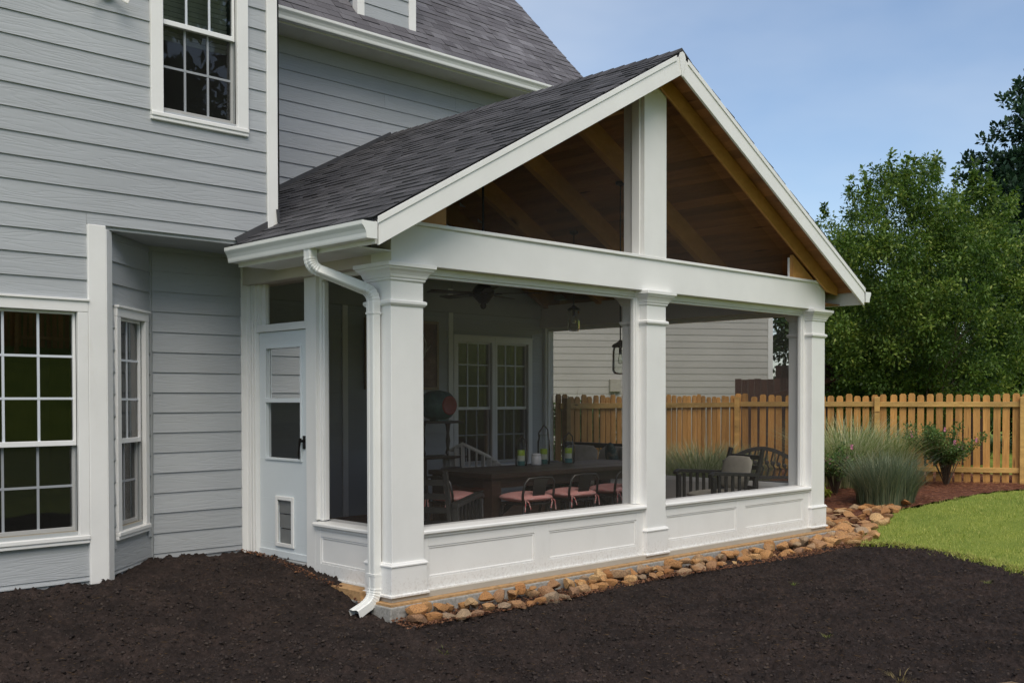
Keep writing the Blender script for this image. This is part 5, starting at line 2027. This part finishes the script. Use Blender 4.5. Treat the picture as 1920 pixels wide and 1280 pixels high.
GC, GS = 'metal cafe chairs at the dining table', 'red lattice cushions on the cafe chairs'
spots = [((2.40, .97), 0, 'metal cafe chair at the near side, left of three'), ((3.05, .97), 0, 'metal cafe chair at the near side, middle of three'),
         ((3.74, .99), 0, 'metal cafe chair at the near side, right of three'), ((1.93, 1.52), -math.pi / 2, 'metal cafe chair at the left head of the dining table'),
         ((2.75, 2.30), math.pi, 'metal cafe chair across the table, nearest the wicker chair'), ((4.35, 2.32), math.pi, 'metal cafe chair across the table by the sofa')]
ch0 = cafe_chair(spots[0][2], GC)
cu0 = seat_cushion('', GS)
for i, ((x, y), rz, lab) in enumerate(spots):
    c = ch0 if i == 0 else copy_tree(ch0)
    c.location = (x, y, FZ)
    c.rotation_euler = (0, 0, rz + random.uniform(-.08, .08))
    c['label'] = lab
    k = cu0 if i == 0 else copy_tree(cu0)
    k.location = (x, y, FZ + .506)
    k.rotation_euler = c.rotation_euler
    k['label'] = 'red and white lattice cushion on the ' + lab.replace('metal cafe ', '')

# candle lanterns and a jar on the table
green_c = plain('lime_wax', (.45, .60, .03), .5)
cream_c = plain('cream_wax', (.75, .74, .62), .5)
teal_c = plain('teal_wax', (.05, .22, .22), .5)
rope_m = plain('dark_rope', (.05, .035, .025), .9, nscale=80, var=.4)


def lantern(label, x, y, h, r):
    t = thing('candle_lantern', label, 'lantern', (x, y, TZ + .001), 'glass candle lanterns on the dining table')
    obj('glass', MB().lathe([(r * .9, .004), (r, .02), (r, h * .75), (r * .82, h * .88), (r * .8, h)], seg=20), lampglass, t, smooth=True)
    obj('base', MB().lathe([(.001, 0), (r * .95, 0), (r * .95, .004), (.001, .004)], seg=20), lampglass, t)
    obj('handle', MB().tube([(-r, 0, h * .8), (-r * 1.25, -.01, h * 1.05), (-.2 * r, -.02, h * 1.32), (r * .9, .0, h * 1.15), (r, 0, h * .8)], .008, 6), rope_m, t, smooth=True)
    cd = thing('candle', label.replace('lantern', 'candle inside it') if False else 'striped lime, cream and teal pillar candle in the ' + label.replace('glass lantern', 'lantern'), 'candle', (x, y, TZ + .006), 'striped pillar candles')
    z = 0
    for nm, hh, m in (('teal_band', .05, teal_c), ('cream_band', .06, cream_c), ('lime_band', .06, green_c)):
        obj(nm, MB().lathe([(.001, z), (.042, z), (.042, z + hh), (.001, z + hh)], seg=18), m, cd)
        z += hh
    obj('wick', MB().tube([(0, 0, z), (.002, 0, z + .015)], .002, 4), rope_m, cd)


lantern('glass lantern left of the white jar', 3.26, 1.93, .25, .068)
lantern('tall glass lantern right of the white jar', 3.66, 1.97, .34, .075)
lantern('glass lantern nearest the sofa', 4.00, 1.90, .27, .075)
tag(obj('ceramic_jar', MB().lathe([(.001, TZ + .001), (.052, TZ + .001), (.058, TZ + .01), (.058, TZ + .10), (.05, TZ + .108), (.055, TZ + .112), (.055, TZ + .128), (.02, TZ + .134), (.001, TZ + .135)], (3.47, 1.90, 0), 20), plain('white_glaze', (.72, .70, .72), .25), smooth=True), 'white lidded ceramic jar between the candle lanterns', 'jar')

# white wicker armchair near the rear window
wc = thing('wicker_chair', 'white wicker armchair in front of the rear window', 'chair', (4.02, 3.62, FZ))
wc.rotation_euler = (0, 0, math.radians(-65))
back = MB()
for i in range(15):                       # curved back shell as upright canes and hoops
    a = math.radians(-100 + 200 * i / 14)
    hgt = .92 - .30 * abs(i - 7) / 7
    x_, y_ = .33 * math.sin(a), -.30 * math.cos(a) + .02
    back.bar((x_, y_, .30), (x_ * 1.08, y_ * 1.08, hgt), .014, .088, upv=(x_, y_, 0))
obj('back_canes', back, wicker_w, wc)
hoop = [(.36 * math.sin(math.radians(-100 + 200 * i / 14)), -.32 * math.cos(math.radians(-100 + 200 * i / 14)) + .02, .92 - .30 * abs(i - 7) / 7) for i in range(15)]
obj('top_rail', MB().tube(hoop, .024, 8), wicker_w, wc, smooth=True)
for zz in (.42, .52, .62):
    obj('hoop', MB().tube([(.345 * math.sin(math.radians(-100 + 200 * i / 14)), -.31 * math.cos(math.radians(-100 + 200 * i / 14)) + .02, zz) for i in range(15)], .012, 6), wicker_w, wc)
obj('seat', MB().lathe([(.001, .40), (.30, .40), (.33, .38), (.33, .30), (.001, .30)], seg=20), wicker_w, wc)
for sx in (-1, 1):
    for sy in (-1, 1):
        obj('leg', MB().tube([(sx * .2, sy * .2, .31), (sx * .23, sy * .23, 0)], .02, 6), wicker_w, wc)

# tiered stand with a teal drum
st = thing('tiered_stand', 'dark wooden two tier stand by the rear wall', 'stand', (3.52, 3.75, FZ))
for zz, sx in ((1.18, .30), (.74, .36)):
    obj('shelf', MB().box(-sx, sx, -.19, .19, zz, zz + .03), tablewood, st, bev=.006)
for sx in (-1, 1):
    obj('turned_post', MB().lathe([(.02, .77), (.035, .80), (.018, .86), (.03, .95), (.018, 1.05), (.03, 1.14), (.04, 1.18)], (sx * .2, 0, 0), 12), tablewood, st, smooth=True)
    for sy in (-1, 1):
        obj('leg', MB().box(sx * .3 - .02, sx * .3 + .02, sy * .15 - .02, sy * .15 + .02, 0, .74), tablewood, st)
tealm = plain('teal_enamel', (.04, .13, .125), .35, var=.3)
redcap = plain('red_grille', (.30, .045, .035), .5, nscale=90, var=.5)
dr = thing('drum_radio', 'rounded teal drum with a red disc face on the tiered stand', 'drum', (3.52, 3.72, FZ + 1.21))
dr.scale = (.85, .85, .9)
obj('body', MB().lathe([(.001, -.21), (.10, -.205), (.17, -.17), (.205, -.08), (.21, .04), (.19, .14), (.13, .19)], seg=24, fn=lambda p: (p[0] + p[2] * .45, -p[2] * .9, p[1] + .215)), tealm, dr, smooth=True)
obj('disc_face', MB().lathe([(.13, .188), (.135, .205), (.12, .215), (.10, .20), (.001, .205)], seg=24, fn=lambda p: (p[0] + p[2] * .45, -p[2] * .9, p[1] + .215)), redcap, dr, smooth=True)
obj('foot', MB().box(-.09, .11, -.12, .06, 0, .02), tealm, dr)

# picture on the rear wall
pic = thing('framed_picture', 'rust toned framed picture of pale antlers on the rear wall', 'picture', (0, 0, 0))
PFr = ((0, YL - .021), (1, 0), (0, -1))
obj('frame', frame_rect(MB(), PFr, 3.02, 4.24, 1.66, 2.58, .035, .0, .03), plain('picture_frame', (.30, .22, .12), .5), pic, bev=.004)
rust, t_, b_ = newmat('rust_canvas')
t_.links.new(ramp(t_, noise(t_, coords(t_), 4, 6, .7), [(.3, (.05, .022, .012)), (.5, (.14, .06, .03)), (.7, (.24, .13, .07))]), b_.inputs['Base Color'])
obj('canvas', MB().fbox(PFr, 3.055, 4.205, .002, .012, 1.695, 2.545), rust, pic)
for s, x0 in ((1, 3.75), (-1, 3.45)):
    obj('antler', MB().tube([(x0, YL - .036, 1.95), (x0 + s * .12, YL - .037, 2.0), (x0 + s * .24, YL - .038, 2.12), (x0 + s * .27, YL - .038, 2.28), (x0 + s * .22, YL - .038, 2.40)], [.022, .02, .017, .013, .006], 6), plain('antler_bone', (.5, .47, .4), .7) if 'antler_bone' not in MATS else MATS['antler_bone'], pic)
    for k, (q, e) in enumerate((((.16, 2.04), (.15, 2.18)), ((.25, 2.16), (.36, 2.26)))):
        obj('antler_tine', MB().tube([(x0 + s * q[0], YL - .038, q[1]), (x0 + s * e[0], YL - .038, e[1])], [.013, .005], 5), MATS['antler_bone'], pic)

# loveseat by the right-hand screen
so = thing('loveseat', 'dark framed loveseat with grey cushions by the right hand screen', 'sofa', (5.72, 3.2, FZ))
sg = plain('grey_linen', (.34, .33, .31), .9)
for yy in (-.72, .68):
    a = MB()
    a.box(-.36, .36, yy, yy + .05, .54, .585)
    a.box(-.36, -.31, yy, yy + .05, 0, .54)
    a.box(.30, .36, yy, yy + .05, 0, .86)
    obj('arm_frame', a, blackwood, so, bev=.004)
obj('back_rail', MB().box(.30, .35, -.67, .68, .80, .87), blackwood, so, bev=.004)
obj('seat_frame', MB().box(-.35, .34, -.67, .68, .22, .28), blackwood, so)
for yy in (-.335, .345):
    o = obj('seat_pad', superbox(.33, .33, .085), sg, so, smooth=True)
    o.location = (-.03, yy, .36)
    o = obj('back_pad', superbox(.22, .32, .09), sg, so, smooth=True)
    o.location = (.24, yy, .62)
    o.rotation_euler = (0, math.pi / 2 + .2, 0)
pil, t_, b_ = newmat('teal_pillow_fabric')
t_.links.new(ramp(t_, noise(t_, coords(t_, (1, 1, .2)), 9, 3), [(.35, (.012, .025, .03)), (.5, (.03, .075, .085)), (.66, (.22, .2, .15))]), b_.inputs['Base Color'])
b_.inputs['Roughness'].default_value = .95
o = obj('throw_pillow', superbox(.22, .22, .08), pil, None, smooth=True)
o.location = (5.72, 2.72, FZ + .68)
o.rotation_euler = (1.35, .1, .85)
tag(o, 'dark teal patterned throw pillow on the loveseat', 'pillow')
o = obj('throw_pillow', superbox(.19, .19, .07), plain('cream_fabric', (.55, .5, .42), .9), None, smooth=True)
o.location = (5.88, 2.60, FZ + .66)
o.rotation_euler = (1.35, .1, 1.05)
tag(o, 'cream throw pillow behind the teal one', 'pillow')


# dark slatted lounge chair
def lounge(label, loc, rz):
    t = thing('slatted_chair', label, 'chair', loc, 'dark slatted lounge chairs')
    t.rotation_euler = (0, 0, rz)
    for sx in (-1, 1):
        obj('arm', MB().prism([(-.36, .60), (.30, .64), (.36, .61), (.36, .575), (.30, .60), (-.36, .56)], lambda u, v, tt: (tt, u, v), sx * .33 - .035, sx * .33 + .035), blackwood, t, fix=True, bev=.004)
        for yy in (-.33, .30):
            obj('leg', MB().box(sx * .33 - .025, sx * .33 + .025, yy - .025, yy + .025, 0, .575), blackwood, t, bev=.003)
        for k in range(5):
            obj('slat', MB().box(sx * .33 - .01, sx * .33 + .01, -.20 + k * .10, -.165 + k * .10, .25, .585), blackwood, t)
        obj('side_rail', MB().box(sx * .33 - .015, sx * .33 + .015, -.30, .28, .20, .25), blackwood, t)
    obj('seat_frame', MB().box(-.30, .30, -.30, .30, .24, .28), blackwood, t)
    for k in range(4):
        z = .42 + k * .12
        obj('back_slat', MB().bar((-.30, -.34 - .04 * k, z), (.30, -.34 - .04 * k, z), .025, .05), blackwood, t)
    for sx in (-1, 1):
        obj('back_post', MB().bar((sx * .29, -.30, .25), (sx * .29, -.48, .88), .035, .045), blackwood, t)
    return t


def pad(label, loc, rz, m, back_=True):
    t = thing('chair_pad', label, 'cushion', loc)
    t.rotation_euler = (0, 0, rz)
    o = obj('seat_pad', superbox(.29, .29, .06), m, t, smooth=True)
    o.location = (0, 0, .34)
    o = obj('back_pad', superbox(.26, .20, .05), m, t, smooth=True)
    o.location = (0, -.31, .60)
    o.rotation_euler = (math.pi / 2 + .27, 0, 0)
    return t


lounge('dark slatted lounge chair behind the right hand screen', (5.45, .85, FZ), math.radians(75))
pad('grey cushions on the slatted chair behind the right hand screen', (5.45, .85, FZ), math.radians(75), plain('oat_fabric', (.30, .28, .24), .9))
lounge('dark slatted lounge chair just inside the left column', (1.0, .72, FZ), math.radians(-60))

# ------------------------------------------------------------------ ceiling fan and pendants
fan = thing('ceiling_fan', 'dark ceiling fan hanging from the porch ridge', 'ceiling fan', (XC, 2.54, 2.74))
obj('downrod', MB().tube([(0, 0, .1), (0, 0, 1.70)], .014, 8), darkmetal, fan)
obj('motor', MB().lathe([(.001, -.10), (.05, -.10), (.085, -.06), (.12, -.02), (.13, .04), (.10, .09), (.05, .13), (.001, .14)], seg=24), darkmetal, fan, smooth=True)
obj('finial', MB().lathe([(.001, -.17), (.025, -.16), (.04, -.13), (.03, -.10)], seg=14), darkmetal, fan, smooth=True)
obj('canopy', MB().lathe([(.02, 1.52), (.05, 1.56), (.075, 1.66), (.075, 1.70)], seg=16), darkmetal, fan, smooth=True)
for k in range(5):
    a = k * 2 * math.pi / 5 + .35
    c, s = math.cos(a), math.sin(a)
    bl = obj('blade', MB().hexa([(.15, -.055, .0), (.68, -.075, .0), (.68, .075, .018), (.15, .055, .014), (.15, -.055, .008), (.68, -.075, .008), (.68, .075, .026), (.15, .055, .022)]), tablewood, fan, bev=.004)
    bl.rotation_euler = (0, 0, a)
    ir = obj('blade_iron', MB().bar((.09, 0, .0), (.22, 0, .004), .04, .01), darkmetal, fan)
    ir.rotation_euler = (0, 0, a)


def pendant(label, x, y, zmid, h):
    t = thing('pendant_lamp', label, 'pendant lamp', (x, y, zmid), 'glass jar pendant lamps')
    r = h * .30
    zc = cz_(x, .09) - zmid
    obj('glass', MB().lathe([(r * .72, h * .5), (r * .86, h * .45), (r * .95, h * .30), (r * .98, -h * .38), (r * .72, -h * .5), (.001, -h * .515)], seg=20), lampglass, t, smooth=True)
    obj('cap', MB().lathe([(.012, h * .72), (.03, h * .66), (r * .9, h * .55), (r * 1.04, h * .50), (r * .98, h * .46), (.001, h * .5)], seg=20), darkmetal, t, smooth=True)
    obj('rod', MB().tube([(0, 0, h * .66), (0, 0, zc)], .008, 6), darkmetal, t)
    obj('canopy', MB().lathe([(.012, zc - .05), (.055, zc - .03), (.06, zc), (.001, zc)], seg=16), darkmetal, t)
    obj('socket', MB().lathe([(.001, h * .5), (.018, h * .5), (.018, h * .2), (.001, h * .2)], seg=12), darkmetal, t)
    obj('bulb', MB().lathe([(.012, h * .2), (.026, h * .08), (.03, -.02), (.02, -h * .12), (.001, -h * .14)], seg=14), lampglass, t, smooth=True)
    return t


pendant('glass jar pendant lamp hanging clear of the middle column', 5.16, 2.9, 2.56, .28)
pendant('lower glass jar pendant lamp partly hidden by the middle column', 4.52, 1.55, 1.99, .33)

# table lamp glowing faintly behind the rear window
tl = thing('table_lamp', 'table lamp with a warm shade seen through the rear window', 'lamp', (4.86, YL + .45, 0))
shade_m, t_, b_ = newmat('lit_lamp_shade')
t_.links.new(ramp(t_, noise(t_, coords(t_), 60, 2), [(.3, (.50, .36, .2)), (.7, (.58, .42, .25))]), b_.inputs['Base Color'])
b_.inputs['Emission Color'].default_value = (1, .55, .25, 1)
b_.inputs['Emission Strength'].default_value = .35
obj('shade', MB().lathe([(.11, 1.02), (.15, .82)], seg=20), shade_m, tl, smooth=True)
obj('stem', MB().lathe([(.07, .60), (.07, .62), (.02, .64), (.03, .70), (.015, .78), (.012, .9)], seg=14), darkmetal, tl, smooth=True)
obj('side_table', MB().box(-.25, .25, -.2, .2, .55, .60), tablewood, tl)

# ------------------------------------------------------------------ iron bench outside the right-hand screen
bn = thing('garden_bench', 'ornate dark metal bench with arched back beyond the porch', 'bench', (0, 0, 0))
b0, b1 = Vector((7.50, 2.12, 0)), Vector((8.30, 1.36, 0))
bdv = (b1 - b0).normalized()
bl_ = (b1 - b0).length
bnrm = Vector((-bdv.y, bdv.x, 0))
if bnrm.dot(CAMP - b0) > 0:
    bnrm = -bnrm                           # away from the camera: the back stands on the far side
bz = gz1(8, 1.6) + .02
def BP(a, n, z):
    p = b0 + bdv * a + bnrm * n
    return (p.x, p.y, bz + z)
iron = plain('weathered_iron', (.06, .055, .055), .55, .4)
arch = [BP(bl_ * i / 16, .30, .70 + .20 * math.sin(math.pi * i / 16) ** 1.2) for i in range(17)]
ab = MB()
for p, q in zip(arch[:-1], arch[1:]):
    ab.bar(p, q, .03, .055)
obj('arched_rail', ab, iron, bn)
obj('lower_rail', MB().bar(BP(0, .28, .48), BP(bl_, .28, .48), .03, .045), iron, bn)
R = random.Random(8)
for i in range(13):                        # scrolls and flowers cast in the back
    a = bl_ * (i + .5) / 13
    top = .68 + .20 * math.sin(math.pi * (i + .5) / 13) ** 1.2
    obj('scroll', MB().tube([BP(a, .29, .50), BP(a + .03, .29, .50 + (top - .5) * .3), BP(a - .025, .295, .50 + (top - .5) * .6), BP(a + .01, .30, top)], .013, 5), iron, bn)
    obj('rosette', MB().lathe([(.001, .012), (.03, .006), (.034, 0), (.03, -.006), (.001, -.012)], seg=10, fn=lambda p, a=a, top=top: BP(a + p[0], .29 + p[2], .50 + (top - .5) * .52 + p[1])), iron, bn)
for k in range(6):
    obj('seat_slat', MB().bar(BP(0, -.18 + k * .085, .42), BP(bl_, -.18 + k * .085, .42), .06, .025), iron, bn)
for a in (.03, bl_ - .03):
    obj('leg', MB().bar(BP(a, -.17, 0), BP(a, -.17, .62), .035, .04), iron, bn)
    obj('leg', MB().bar(BP(a, .26, 0), BP(a, .30, .72), .035, .04), iron, bn)
    obj('arm', MB().tube([BP(a, .28, .62), BP(a, .1, .65), BP(a, -.12, .64), BP(a, -.2, .58)], .02, 7), iron, bn)
